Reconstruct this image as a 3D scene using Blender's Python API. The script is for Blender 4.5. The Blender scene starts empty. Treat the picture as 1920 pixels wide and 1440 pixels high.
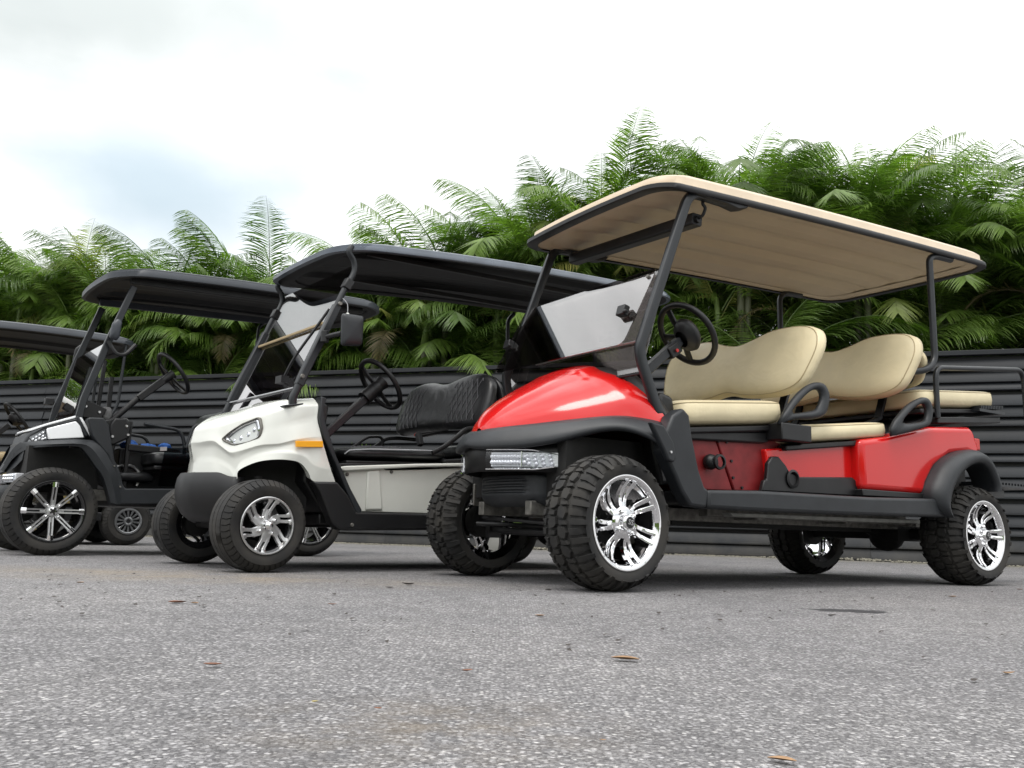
import bpy, bmesh, math, random
from mathutils import Vector, Matrix, noise
R = math.radians
sc = bpy.context.scene
COL = sc.collection
# ------------------------------------------------------------------ camera
PITCH, ROLL = 0.1674, 0.0278
cam_d = bpy.data.cameras.new("camera"); cam = bpy.data.objects.new("camera", cam_d); COL.objects.link(cam)
fw = Vector((0, math.cos(PITCH), math.sin(PITCH))); up0 = Vector((0, -math.sin(PITCH), math.cos(PITCH))); r0 = Vector((1, 0, 0))
rt = r0 * math.cos(ROLL) + up0 * math.sin(ROLL); up = up0 * math.cos(ROLL) - r0 * math.sin(ROLL)
cam.matrix_world = Matrix(((rt.x, up.x, -fw.x, 0), (rt.y, up.y, -fw.y, 0), (rt.z, up.z, -fw.z, 0.2405), (0, 0, 0, 1)))
cam_d.sensor_width = 36; cam_d.lens = 1622 / 1920 * 36; cam_d.clip_start = 0.02; cam_d.clip_end = 600
sc.camera = cam
# ------------------------------------------------------------------ view, world, sun
sc.view_settings.view_transform = 'Standard'; sc.view_settings.look = 'None'
sc.view_settings.exposure = 0; sc.view_settings.gamma = 1
try: sc.view_settings.use_curve_mapping = False
except Exception: pass
SUN_EL, SUN_AZ = R(66), R(205)        # azimuth clockwise from +Y (the way the camera looks)
w = bpy.data.worlds.new("World"); sc.world = w; w.use_nodes = True
nt = w.node_tree; nt.nodes.clear()
def N(t, kind, loc=None, **kw):
    n = t.nodes.new(kind)
    for k, v in kw.items(): setattr(n, k, v)
    return n
wo = N(nt, 'ShaderNodeOutputWorld'); bg = N(nt, 'ShaderNodeBackground'); bg.inputs[1].default_value = 0.1
sky = N(nt, 'ShaderNodeTexSky', sky_type='NISHITA'); sky.sun_disc = False; sky.sun_elevation = SUN_EL; sky.sun_rotation = SUN_AZ
tc = N(nt, 'ShaderNodeTexCoord')
mp = N(nt, 'ShaderNodeMapping'); mp.inputs['Scale'].default_value = (1.0, 1.0, 3.0)
n1 = N(nt, 'ShaderNodeTexNoise'); n1.inputs['Scale'].default_value = 1.35; n1.inputs['Detail'].default_value = 7; n1.inputs['Roughness'].default_value = .52
nt.links.new(tc.outputs['Generated'], mp.inputs[0]); nt.links.new(mp.outputs[0], n1.inputs[0])
# one thinner, blue-grey gap in the overcast (a soft-edged patch low on the left)
def blob(direction, size, soft):
    m = N(nt, 'ShaderNodeMapping'); m.vector_type = 'POINT'
    d = Vector(direction).normalized()
    m.inputs['Location'].default_value = (-d.x * size[0], -d.y * size[1], -d.z * size[2]); m.inputs['Scale'].default_value = size
    add = N(nt, 'ShaderNodeVectorMath', operation='ADD'); sc2 = N(nt, 'ShaderNodeVectorMath', operation='SCALE'); sc2.inputs['Scale'].default_value = .55
    nz = N(nt, 'ShaderNodeTexNoise'); nz.inputs['Scale'].default_value = 5; nz.inputs['Detail'].default_value = 5
    nt.links.new(tc.outputs['Generated'], nz.inputs[0])
    sb = N(nt, 'ShaderNodeVectorMath', operation='SUBTRACT'); sb.inputs[1].default_value = (.5, .5, .5)
    nt.links.new(nz.outputs['Color'], sb.inputs[0]); nt.links.new(sb.outputs[0], sc2.inputs[0])
    nt.links.new(tc.outputs['Generated'], m.inputs[0]); nt.links.new(m.outputs[0], add.inputs[0])
    sc3 = N(nt, 'ShaderNodeVectorMath', operation='SCALE'); sc3.inputs['Scale'].default_value = 2.6
    nt.links.new(sc2.outputs[0], sc3.inputs[0]); nt.links.new(sc3.outputs[0], add.inputs[1])
    ln = N(nt, 'ShaderNodeVectorMath', operation='LENGTH'); nt.links.new(add.outputs[0], ln.inputs[0])
    r = N(nt, 'ShaderNodeMapRange'); r.interpolation_type = 'SMOOTHSTEP'
    r.inputs[1].default_value = 1.0 + soft; r.inputs[2].default_value = 1.0 - soft; r.inputs[3].default_value = 0; r.inputs[4].default_value = 1
    nt.links.new(ln.outputs['Value'], r.inputs[0]); return r.outputs[0]
b1 = blob((-.382, .862, .333), (7.2, 7.2, 17), .85)
b2 = blob((-.40, .77, .49), (3.2, 3.2, 11), .8)
cr = N(nt, 'ShaderNodeValToRGB')
cr.color_ramp.elements[0].position = .38; cr.color_ramp.elements[0].color = (5.6, 5.85, 5.85, 1)
cr.color_ramp.elements[1].position = .55; cr.color_ramp.elements[1].color = (10.2, 10.2, 10.15, 1)
nt.links.new(n1.outputs[0], cr.inputs[0])
mx1 = N(nt, 'ShaderNodeMix', data_type='RGBA'); mx1.inputs[7].default_value = (3.9, 4.8, 5.35, 1)
ml = N(nt, 'ShaderNodeMath', operation='MULTIPLY'); ml.inputs[1].default_value = .88
nt.links.new(b1, ml.inputs[0]); nt.links.new(ml.outputs[0], mx1.inputs[0]); nt.links.new(cr.outputs[0], mx1.inputs[6])
mx2 = N(nt, 'ShaderNodeMix', data_type='RGBA'); mx2.inputs[7].default_value = (3.3, 3.65, 3.5, 1)
ml2 = N(nt, 'ShaderNodeMath', operation='MULTIPLY'); ml2.inputs[1].default_value = .8
nt.links.new(b2, ml2.inputs[0]); nt.links.new(ml2.outputs[0], mx2.inputs[0]); nt.links.new(mx1.outputs[2], mx2.inputs[6])
mx = N(nt, 'ShaderNodeMix', data_type='RGBA'); mx.inputs[0].default_value = .93
nt.links.new(sky.outputs[0], mx.inputs[6]); nt.links.new(mx2.outputs[2], mx.inputs[7])
# an overcast sky is about three times as bright overhead as at the horizon
sz = N(nt, 'ShaderNodeSeparateXYZ'); nt.links.new(tc.outputs['Generated'], sz.inputs[0]); cl_ = N(nt, 'ShaderNodeMapRange'); cl_.inputs[1].default_value = 0; cl_.inputs[2].default_value = 1; cl_.inputs[3].default_value = 1; cl_.inputs[4].default_value = 2.9
nt.links.new(sz.outputs['Z'], cl_.inputs[0]); vs = N(nt, 'ShaderNodeVectorMath', operation='SCALE'); nt.links.new(mx.outputs[2], vs.inputs[0]); nt.links.new(cl_.outputs[0], vs.inputs['Scale'])
nt.links.new(vs.outputs[0], bg.inputs[0]); nt.links.new(bg.outputs[0], wo.inputs[0])
sl = bpy.data.lights.new("sun", 'SUN'); so = bpy.data.objects.new("sun", sl); COL.objects.link(so)
sl.energy = 1.5; sl.angle = R(20); sl.color = (1, .96, .9)
sd = Vector((math.sin(SUN_AZ) * math.cos(SUN_EL), math.cos(SUN_AZ) * math.cos(SUN_EL), math.sin(SUN_EL)))
so.rotation_euler = (-sd).to_track_quat('-Z', 'Y').to_euler(); so.location = sd * 40
# ------------------------------------------------------------------ materials
def mat(name, col=(.5, .5, .5), rough=.5, metal=0, spec=.5, coat=0, coat_r=.05, nscale=0, namt=0, bump=0, bscale=200, trans=0, col2=None, rvar=0, bdist=.002, wrinkle=0):
    m = bpy.data.materials.new(name); m.use_nodes = True; t = m.node_tree; p = t.nodes['Principled BSDF']
    p.inputs['Base Color'].default_value = (*col, 1); p.inputs['Roughness'].default_value = rough; p.inputs['Metallic'].default_value = metal
    p.inputs['Specular IOR Level'].default_value = spec; p.inputs['Coat Weight'].default_value = coat; p.inputs['Coat Roughness'].default_value = coat_r
    tcn = N(t, 'ShaderNodeTexCoord')
    if nscale:
        nz = N(t, 'ShaderNodeTexNoise'); nz.inputs['Scale'].default_value = nscale; nz.inputs['Detail'].default_value = 5
        t.links.new(tcn.outputs['Object'], nz.inputs[0])
        mixn = N(t, 'ShaderNodeMix', data_type='RGBA'); c2 = col2 or tuple(c * (1 - namt) for c in col)
        mixn.inputs[6].default_value = (*col, 1); mixn.inputs[7].default_value = (*c2, 1)
        mr = N(t, 'ShaderNodeMapRange'); mr.inputs[1].default_value = .35; mr.inputs[2].default_value = .65
        t.links.new(nz.outputs[0], mr.inputs[0]); t.links.new(mr.outputs[0], mixn.inputs[0]); t.links.new(mixn.outputs[2], p.inputs['Base Color'])
        if rvar:
            m2 = N(t, 'ShaderNodeMapRange'); m2.inputs[3].default_value = rough; m2.inputs[4].default_value = min(1, rough + rvar)
            t.links.new(nz.outputs[0], m2.inputs[0]); t.links.new(m2.outputs[0], p.inputs['Roughness'])
    if bump:
        nb = N(t, 'ShaderNodeTexNoise'); nb.inputs['Scale'].default_value = bscale; nb.inputs['Detail'].default_value = 3
        t.links.new(tcn.outputs['Object'], nb.inputs[0]); bp = N(t, 'ShaderNodeBump'); bp.inputs['Strength'].default_value = bump; bp.inputs['Distance'].default_value = bdist
        t.links.new(nb.outputs[0], bp.inputs['Height']); t.links.new(bp.outputs[0], p.inputs['Normal'])
    if wrinkle:
        nb2 = N(t, 'ShaderNodeTexNoise'); nb2.inputs['Scale'].default_value = 9; nb2.inputs['Detail'].default_value = 2; nb2.inputs['Distortion'].default_value = .8
        t.links.new(tcn.outputs['Object'], nb2.inputs[0]); b2_ = N(t, 'ShaderNodeBump'); b2_.inputs['Strength'].default_value = wrinkle; b2_.inputs['Distance'].default_value = .02
        t.links.new(nb2.outputs[0], b2_.inputs['Height']); t.links.new(bp.outputs[0], b2_.inputs['Normal']); t.links.new(b2_.outputs[0], p.inputs['Normal'])
    return m
M = {}
M['red'] = mat('red_paint', (.60, .010, .010), .16, 0, .35, .4, .09, nscale=1.5, namt=.07)
M['reddull'] = mat('red_plastic_panel', (.22, .010, .012), .42, nscale=14, namt=.3, rvar=.2)
M['white'] = mat('white_paint', (.70, .71, .66), .2, 0, .5, .8, .06, nscale=2.5, namt=.04, rvar=.1)
M['hoodwhite'] = mat('sky_sheen_white_paint', (.86, .87, .88), .15, 0, .5, .8)  # white panels, base colour raised to stand in for the sky's sheen
M['ivory'] = mat('ivory_side_panel', (.68, .685, .63), .34, nscale=5, namt=.08, rvar=.15)
M['beige'] = mat('beige_roof_plastic', (.62, .50, .36), .45, nscale=6, namt=.08, bump=.15, bscale=500)
M['liner'] = mat('tan_roof_liner', (.50, .405, .285), .55, nscale=5, namt=.06, bump=.3, bscale=600)
M['vinyl'] = mat('cream_vinyl', (.74, .64, .42), .38, spec=.4, nscale=4, namt=.14, bump=.28, bscale=420, rvar=.12, bdist=.001, wrinkle=.22)
M['bvinyl'] = mat('black_vinyl', (.013, .0135, .015), .36, nscale=10, namt=.3, bump=.35, bscale=420, bdist=.001, wrinkle=.3)
M['trim'] = mat('charcoal_plastic', (.016, .0185, .022), .42, nscale=9, namt=.25, bump=.35, bscale=650, rvar=.14, bdist=.0012)
M['black'] = mat('black_plastic', (.007, .007, .008), .38, nscale=12, namt=.3, bump=.1, bscale=500, rvar=.15)
M['metal'] = mat('black_powder_coated_steel', (.013, .0155, .019), .3, nscale=18, namt=.2, rvar=.15)
M['dark'] = mat('dirty_underbody', (.008, .0075, .007), .75, nscale=20, namt=.4, bump=.4, bscale=90)
M['steel'] = mat('weathered_steel', (.24, .23, .21), .5, .7, nscale=30, namt=.4, rvar=.2)
M['chrome'] = mat('chrome', (.86, .86, .87), .045, 1)
M['alu'] = mat('machined_aluminium', (.66, .66, .66), .30, 1, nscale=40, namt=.12, rvar=.12)
M['gun'] = mat('grey_wheel_cover', (.24, .245, .25), .3, .7, nscale=20, namt=.15)
M['glossblack'] = mat('gloss_black_wheel', (.008, .008, .009), .12, 0, .5, .6)
M['rubber'] = mat('tyre_rubber', (.010, .010, .0105), .7, nscale=7, namt=.35, bump=.3, bscale=240, rvar=.2, col2=(.034, .031, .027))
M['seam'] = mat('cream_piping', (.42, .34, .20), .5)
M['orange'] = mat('orange_reflector', (.95, .42, .01), .35)
M['redlens'] = mat('red_button', (.5, .02, .015), .3)
M['gold'] = mat('gold_paint', (.27, .215, .09), .25, .2, .5, .7)
M['tanvinyl'] = mat('tan_vinyl', (.36, .27, .14), .4, nscale=8, namt=.15, bump=.2, bscale=400)
M['greyroof'] = mat('charcoal_roof_plastic', (.038, .044, .054), .35, nscale=7, namt=.2, rvar=.15)
M['silverroof'] = mat('blue_grey_roof_plastic', (.10, .12, .15), .2, nscale=7, namt=.25, rvar=.2)
M['underroof'] = mat('black_roof_liner', (.0035, .0035, .004), .5, 0, .25, nscale=10, namt=.3)
M['whiteroof'] = mat('white_roof_plastic', (.7, .7, .68), .35)
M['cloth'] = mat('blue_cloth', (.03, .14, .5), .8, nscale=30, namt=.3)
M['reflector'] = mat('headlight_reflector', (.85, .86, .88), .12, 1, bump=.5, bscale=130)
M['bulb'] = mat('bulb_white', (.6, .61, .64), .15, 0, .5, .5)
def glass(name, tint, spec=1.0, rough=.01, ior=1.5, add=.04, pwr=2.9):
    m = bpy.data.materials.new(name); m.use_nodes = True; t = m.node_tree; t.nodes.remove(t.nodes['Principled BSDF'])
    o = t.nodes['Material Output']; tr = N(t, 'ShaderNodeBsdfTransparent'); tr.inputs[0].default_value = (*tint, 1)
    g = N(t, 'ShaderNodeBsdfGlossy'); g.inputs['Roughness'].default_value = rough; g.inputs[0].default_value = (spec, spec, spec, 1)
    lw = N(t, 'ShaderNodeLayerWeight'); lw.inputs[0].default_value = .5; pw = N(t, 'ShaderNodeMath', operation='POWER'); pw.inputs[1].default_value = pwr
    f0 = ((ior - 1) / (ior + 1)) ** 2; mr = N(t, 'ShaderNodeMapRange'); mr.inputs[3].default_value = f0 + add; mr.inputs[4].default_value = 1
    t.links.new(lw.outputs['Facing'], pw.inputs[0]); t.links.new(pw.outputs[0], mr.inputs[0]); mxs = N(t, 'ShaderNodeMixShader')
    t.links.new(mr.outputs[0], mxs.inputs[0]); t.links.new(tr.outputs[0], mxs.inputs[1]); t.links.new(g.outputs[0], mxs.inputs[2]); t.links.new(mxs.outputs[0], o.inputs[0])
    return m
M['tint'] = glass('smoked_acrylic', (.56, .53, .52), .86, .008, 1.65)
M['tint2'] = glass('dark_smoked_acrylic', (.40, .37, .40), 1, .01, 1.6)
M['clear'] = glass('clear_lens', (.93, .94, .96), .8, .01, 1.45, .0, 4.5)
M['greyglass'] = glass('grey_acrylic_guard', (.42, .46, .49), .08, .2, 1.45, .0, 4)
# ------------------------------------------------------------------ mesh helpers
def V(*a): return Vector(a)
def crs(pts, n=6, closed=False):
    P = [Vector(p) for p in pts]; out = []; L = len(P)
    rng = range(L) if closed else range(L - 1)
    for i in rng:
        a, b, c, d = (P[(i - 1) % L], P[i], P[(i + 1) % L], P[(i + 2) % L]) if closed else (P[max(i - 1, 0)], P[i], P[i + 1], P[min(i + 2, L - 1)])
        for k in range(n):
            t = k / n; out.append(.5 * ((2 * b) + (c - a) * t + (2 * a - 5 * b + 4 * c - d) * t * t + (3 * b - a - 3 * c + d) * t ** 3))
    if not closed: out.append(P[-1].copy())
    return out
def fillet(pts, r, n=5, closed=False):
    P = [Vector(p) for p in pts]; L = len(P); out = []
    for i in range(L):
        if not closed and i in (0, L - 1): out.append(P[i].copy()); continue
        a, b, c = P[i - 1], P[i], P[(i + 1) % L]
        ri = min(r if not isinstance(r, (list, tuple)) else r[i], (a - b).length * .48, (c - b).length * .48)
        p0 = b + (a - b).normalized() * ri; p1 = b + (c - b).normalized() * ri
        for k in range(n + 1):
            t = k / n; out.append(p0 * (1 - t) ** 2 + b * 2 * t * (1 - t) + p1 * t * t)
    return out
def itp(x, pts):
    if x <= pts[0][0]: return pts[0][1]
    for (a, b), (c, d) in zip(pts, pts[1:]):
        if x <= c: return b + (d - b) * (x - a) / (c - a) if c > a else d
    return pts[-1][1]
class B:
    def __init__(s): s.bm = bmesh.new()
    def face(s, vs):
        try: return s.bm.faces.new(vs)
        except ValueError: return None
    def grid(s, rows, cu=False, cv=False):
        vv = [[s.bm.verts.new(p) for p in r] for r in rows]; a, b = len(vv), len(vv[0])
        for i in range(a if cv else a - 1):
            for j in range(b if cu else b - 1):
                s.face((vv[i][j], vv[i][(j + 1) % b], vv[(i + 1) % a][(j + 1) % b], vv[(i + 1) % a][j]))
        return vv
    def poly(s, pts): return s.face([s.bm.verts.new(p) for p in pts])
    def box(s, x0, x1, y0, y1, z0, z1, m=None):
        v = [s.bm.verts.new((m @ V(x, y, z)) if m else V(x, y, z)) for x in (x0, x1) for y in (y0, y1) for z in (z0, z1)]
        for f in ((0, 1, 3, 2), (4, 6, 7, 5), (0, 4, 5, 1), (2, 3, 7, 6), (0, 2, 6, 4), (1, 5, 7, 3)): s.face([v[i] for i in f])
    def ext(s, poly, d):
        a = [s.bm.verts.new(p) for p in poly]; b = [s.bm.verts.new(Vector(p) + Vector(d)) for p in poly]; n = len(a)
        s.face(a); s.face(b[::-1])
        for i in range(n): s.face((a[i], b[i], b[(i + 1) % n], a[(i + 1) % n]))
    def prism(s, xz, y0, y1): s.ext([V(x, y0, z) for x, z in xz], V(0, y1 - y0, 0))
    def sweep(s, path, prof, closed=False, upv=(0, 1, 0), cap=True, scale=None):
        """prof: list of (a,b): a along side vector (upv-ish), b along normal"""
        P = [Vector(p) for p in path]; n = len(P); rows = []
        for i in range(n):
            t = (P[(i + 1) % n] - P[i - 1]) if closed else (P[min(i + 1, n - 1)] - P[max(i - 1, 0)])
            t.normalize(); u = Vector(upv); u = (u - t * u.dot(t))
            if u.length < 1e-4: u = Vector((1, 0, 0)) - t * t.x
            u.normalize(); v = t.cross(u); k = scale(i / (n - 1)) if scale else 1
            rows.append([P[i] + u * a * k + v * b * k for a, b in prof])
        vv = s.grid(rows, cu=True, cv=closed)
        if cap and not closed: s.face(vv[0]); s.face(vv[-1][::-1])
    def tube(s, path, r, n=10, closed=False, cap=True, scale=None):
        P = [Vector(p) for p in path]; m = len(P); rows = []; t0 = None; u = None
        for i in range(m):
            t = (P[(i + 1) % m] - P[i - 1]) if closed else (P[min(i + 1, m - 1)] - P[max(i - 1, 0)])
            t.normalize()
            if u is None:
                u = t.orthogonal().normalized()
            else:
                u = (u - t * u.dot(t)).normalized()
            v = t.cross(u); rr = r * (scale(i / (m - 1)) if scale else 1)
            rows.append([P[i] + (u * math.cos(2 * math.pi * k / n) + v * math.sin(2 * math.pi * k / n)) * rr for k in range(n)])
        vv = s.grid(rows, cu=True, cv=closed)
        if cap and not closed: s.face(vv[0]); s.face(vv[-1][::-1])
    def rtube(s, path, w_, h_, closed=False, upv=(0, 1, 0), rad=.25):
        a, b = w_ / 2, h_ / 2; c = min(a, b) * rad
        s.sweep(path, [(-a + c, -b), (a - c, -b), (a, -b + c), (a, b - c), (a - c, b), (-a + c, b), (-a, b - c), (-a, -b + c)], closed, upv)
    def lathe(s, prof, n=48, c=(0, 0, 0), closed=False, cap=False):
        """prof (r, y) about the y axis"""
        rows = [[V(c[0] + r * math.cos(2 * math.pi * k / n), c[1] + y, c[2] + r * math.sin(2 * math.pi * k / n)) for k in range(n)] for r, y in prof]
        vv = s.grid(rows, cu=True, cv=closed)
        if cap: s.face(vv[0]); s.face(vv[-1][::-1])
        return vv
    def sphere(s, c, r, n=12, m=8, sx=1, sy=1, sz=1):
        rows = [[V(c[0] + sx * r * math.sin(math.pi * i / m) * math.cos(2 * math.pi * k / n), c[1] + sy * r * math.sin(math.pi * i / m) * math.sin(2 * math.pi * k / n), c[2] + sz * r * math.cos(math.pi * i / m)) for k in range(n)] for i in range(m + 1)]
        s.grid(rows, cu=True)
    def cyl(s, p0, p1, r, n=12, r1=None):
        s.tube([p0, p1], r, n, scale=(lambda t: 1 + (r1 / r - 1) * t) if r1 is not None else None)
    def cushion(s, outline, f, th, rings=7, p=2.4, back=True, cen=None, bt=None):
        """outline (u,v); f(u,v,w)->point; puffed on +w, and on -w by bt (flat if 0)"""
        n = len(outline); cu = cen[0] if cen else sum(o[0] for o in outline) / n; cv = cen[1] if cen else sum(o[1] for o in outline) / n
        bt = th if bt is None else bt; rows = []
        ang = [math.pi / 2 * k / rings for k in range(rings + 1)]
        def ring(sx, wv): return [f(cu + (o[0] - cu) * sx, cv + (o[1] - cv) * sx, wv) for o in outline]
        e = 2 / p
        for k in range(rings, -1, -1):
            a = math.pi / 2 * k / rings
            rows.append(ring(max(.02, 1 - (1 - math.cos(a) ** e) * 1.0), -bt * math.sin(a) ** e))
        for k in range(1, rings + 1):
            a = math.pi / 2 * k / rings
            rows.append(ring(max(.02, math.cos(a) ** e), th * math.sin(a) ** e))
        vv = s.grid(rows, cu=True); s.face(vv[0]); s.face(vv[-1][::-1])
def obj(name, b, m, parent=None, off=None, smooth=40, bevel=0, sub=0, bseg=2, merge=True, mirror=None, label=None, solid=0, crease=None):
    bm = b.bm if isinstance(b, B) else b
    if merge: bmesh.ops.remove_doubles(bm, verts=bm.verts, dist=1e-5)
    if mirror is not None:
        for v in bm.verts: v.co.y = 2 * mirror - v.co.y
    o_ = Vector(off) if off is not None else (Vector(parent['_o']) if parent is not None and '_o' in parent else Vector())
    if o_.length: bmesh.ops.translate(bm, verts=bm.verts, vec=-o_)
    bmesh.ops.recalc_face_normals(bm, faces=bm.faces)
    me = bpy.data.meshes.new(name); bm.to_mesh(me); bm.free()
    o = bpy.data.objects.new(name, me); COL.objects.link(o)
    if m is not None: me.materials.append(M[m] if isinstance(m, str) else m)
    if parent is not None: o.parent = parent
    if solid:
        md = o.modifiers.new('solid', 'SOLIDIFY'); md.thickness = solid; md.offset = 0
    if sub:
        md = o.modifiers.new('sub', 'SUBSURF'); md.levels = sub; md.render_levels = sub
    if bevel:
        md = o.modifiers.new('bevel', 'BEVEL'); md.width = bevel; md.segments = bseg; md.limit_method = 'ANGLE'; md.angle_limit = R(32); md.harden_normals = False
    if smooth:
        me.polygons.foreach_set('use_smooth', [True] * len(me.polygons))
        if smooth < 180: me.set_sharp_from_angle(angle=R(smooth))
    if label: o['label'] = label
    return o
def thing(name, label, cat, loc=(0, 0, 0), rz=0, group=None, origin=(0, 0, 0)):
    """an Empty at the thing's base; its parts are modelled in the frame of `origin`"""
    o = bpy.data.objects.new(name, None); COL.objects.link(o); o.empty_display_size = .2
    rot = Matrix.Rotation(rz, 4, 'Z'); L = Vector(loc) + rot @ Vector((origin[0], origin[1], 0))
    o.location = L; o.rotation_euler = (0, 0, rz); o['label'] = label; o['category'] = cat
    if group: o['group'] = group
    o['_o'] = (origin[0], origin[1], 0.0)
    return o
def copy_tree(o, parent=None, top=True):
    c = o.copy(); COL.objects.link(c)
    if parent is not None: c.parent = parent
    for ch in list(KIDS.get(o.name, o.children)): copy_tree(ch, c, False)
    return c
KIDS = {}
def sub_empty(name, parent, loc=(0, 0, 0), rot=(0, 0, 0)):
    o = bpy.data.objects.new(name, None); COL.objects.link(o); o.empty_display_size = .1; o.parent = parent
    po = Vector(parent['_o']) if '_o' in parent else Vector()
    o.location = Vector(loc) - po; o.rotation_euler = rot; o['_o'] = (0.0, 0.0, 0.0)
    return o
def tag(o, label, cat, group=None, kind=None):
    if label: o['label'] = label
    if cat: o['category'] = cat
    if group: o['group'] = group
    if kind: o['kind'] = kind
    return o
# ------------------------------------------------------------------ wheels (axis = y, outer face at y=0, outward = -y)
def tyre_profile(Ro, rr, wd, sq=.03):
    """points (r,y) from the outer bead over the tread to the inner bead"""
    h = Ro - rr
    half = [(rr - .004, .016), (rr + .004, .003), (rr + .012, .0), (rr + h * .35, -.007), (rr + h * .6, -.006), (Ro - sq, .006), (Ro - sq * .42, .018), (Ro - sq * .1, .036), (Ro, .06)]
    return half + [(r, wd - y) for r, y in half[::-1]]
def prof_at(prof, s):
    """s = distance along profile measured from tread centre; returns r,y,nr,ny"""
    cum = [0]
    for a, b in zip(prof, prof[1:]): cum.append(cum[-1] + math.hypot(a[0] - b[0], a[1] - b[1]))
    t = cum[-1] / 2 + s
    for i in range(len(cum) - 1):
        if t <= cum[i + 1] or i == len(cum) - 2:
            k = (t - cum[i]) / max(1e-9, cum[i + 1] - cum[i]); a, b = prof[i], prof[i + 1]
            dr, dy = b[0] - a[0], b[1] - a[1]; L = math.hypot(dr, dy)
            return a[0] + dr * k, a[1] + dy * k, dy / L, -dr / L
def tread_block(b, prof, pts, h, ins=.003):
    """pts: (theta, s) polygon"""
    ct = sum(p[0] for p in pts) / len(pts); cs = sum(p[1] for p in pts) / len(pts); lo = []; hi = []
    for th, s in pts:
        for lst, hh, k in ((lo, -.004, 0), (hi, h, 1)):
            dt, ds = th - ct, s - cs; L = math.hypot(dt * .27, ds) or 1; f = 1 - k * ins / L
            r, y, nr, ny = prof_at(prof, cs + ds * f); r += nr * hh; y += ny * hh; a = ct + dt * f
            lst.append(b.bm.verts.new((r * math.cos(a), y, r * math.sin(a))))
    b.face(hi); n = len(pts)
    for i in range(n): b.face((lo[i], lo[(i + 1) % n], hi[(i + 1) % n], hi[i]))
def tyre_mud(Ro, rr, wd):
    prof = tyre_profile(Ro - .014, rr, wd, .04); b = B(); b.lathe(prof, 72)
    n = 22; P = 2 * math.pi / n; rnd = random.Random(5)
    for i in range(n):
        a = i * P; j = rnd.uniform(-.01, .01)
        # two interlocking centre rows
        tread_block(b, prof, [(a + .02 * P, -.006), (a + .42 * P, -.002), (a + .60 * P, -.016), (a + .66 * P, -.044), (a + .34 * P, -.056), (a + .02 * P, -.046)], .014)
        tread_block(b, prof, [(a + .72 * P, -.010), (a + .96 * P, -.014), (a + .94 * P, -.058), (a + .74 * P, -.050)], .014)
        q = a + P * .5
        tread_block(b, prof, [(q + .02 * P, .006), (q + .42 * P, .002), (q + .60 * P, .016), (q + .66 * P, .044), (q + .34 * P, .056), (q + .02 * P, .046)], .014)
        tread_block(b, prof, [(q + .72 * P, .010), (q + .96 * P, .014), (q + .94 * P, .058), (q + .74 * P, .050)], .014)
        for sg, ph in ((-1, .12), (1, .62)):
            c = a + ph * P
            for k, (w0, ext, ss) in enumerate(((.36, .142, .062), (.33, .160, .066))):
                t0 = c + k * P * .5
                tread_block(b, prof, [(t0, sg * ss), (t0 + w0 * P, sg * (ss + .006)), (t0 + (w0 + .03) * P, sg * .098), (t0 + w0 * P, sg * ext), (t0 + .05 * P, sg * ext), (t0 - .02 * P, sg * .10)], .010)
        # small side lugs on the shoulder
    return b
def tyre_road(Ro, rr, wd, n=44, ext=.118):
    prof = tyre_profile(Ro - .005, rr, wd, .034); b = B(); b.lathe(prof, 72)
    P = 2 * math.pi / n; wt = wd * .30
    for i in range(n):
        a = i * P
        for sg in (-1, 1):
            tread_block(b, prof, [(a, sg * (wt + .004)), (a + .84 * P, sg * (wt + .004)), (a + .92 * P, sg * (wd * .44)), (a + .66 * P, sg * ext), (a - .16 * P, sg * ext), (a + .06 * P, sg * (wd * .44))], .005, .0015)
        for s0, s1 in ((-wt, -wt * .38), (-wt * .3, wt * .3), (wt * .38, wt)):
            tread_block(b, prof, [(a, s0), (a + 1.0 * P, s0), (a + 1.0 * P, s1), (a, s1)], .005, .0)
    return b
def spoke(b, th0, r0, r1, w0, w1, yf, th, twist=0, n=7, p0=0, taper=1):
    """flat bar from r0 to r1 at angle th0; yf(t) front y; th thickness; twist bends it sideways"""
    rows = []
    for i in range(n):
        t = i / (n - 1); r = r0 + (r1 - r0) * t; a = th0 + twist * math.sin(t * math.pi * .5) + p0 / max(r, .01)
        w_ = (w0 + (w1 - w0) * t) / 2; c, s = math.cos(a), math.sin(a); y = yf(t)
        q = V(r * c, 0, r * s); e = V(-s, 0, c)
        rows.append([q + e * -w_ + V(0, y + th, 0), q + e * -w_ + V(0, y + .002, 0), q + e * -w_ * .78 + V(0, y, 0), q + e * w_ * .78 + V(0, y, 0), q + e * w_ + V(0, y + .002, 0), q + e * w_ + V(0, y + th, 0)])
    vv = b.grid(rows, cu=True); b.face(vv[0]); b.face(vv[-1][::-1])
def barrel(rr, wd, depth):
    b = B(); b.lathe([(rr - .002, .020), (rr + .004, .006), (rr + .002, .0), (rr - .006, -.001), (rr - .014, .004), (rr - .022, .012), (rr - .026, .03), (rr - .030, depth), (rr - .034, wd - .03), (rr - .012, wd - .012), (rr, wd - .002), (rr + .004, wd - .008)], 72)
    return b
def lugs(w_, rad, y, n=4, ph=.78, r=.009, m='chrome', L=.022):
    first = None
    for k in range(n):
        a = ph + k * 2 * math.pi / n
        if first is None:
            b = B(); b.cyl((0, 0, 0), (0, L, 0), r * 1.15, 6); b.sphere((0, 0, 0), r, 10, 6); first = obj('lug_nut', b, m, w_); o = first
        else:
            o = first.copy(); COL.objects.link(o); o.parent = w_
        o.location = (rad * math.cos(a), y, rad * math.sin(a))
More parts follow.
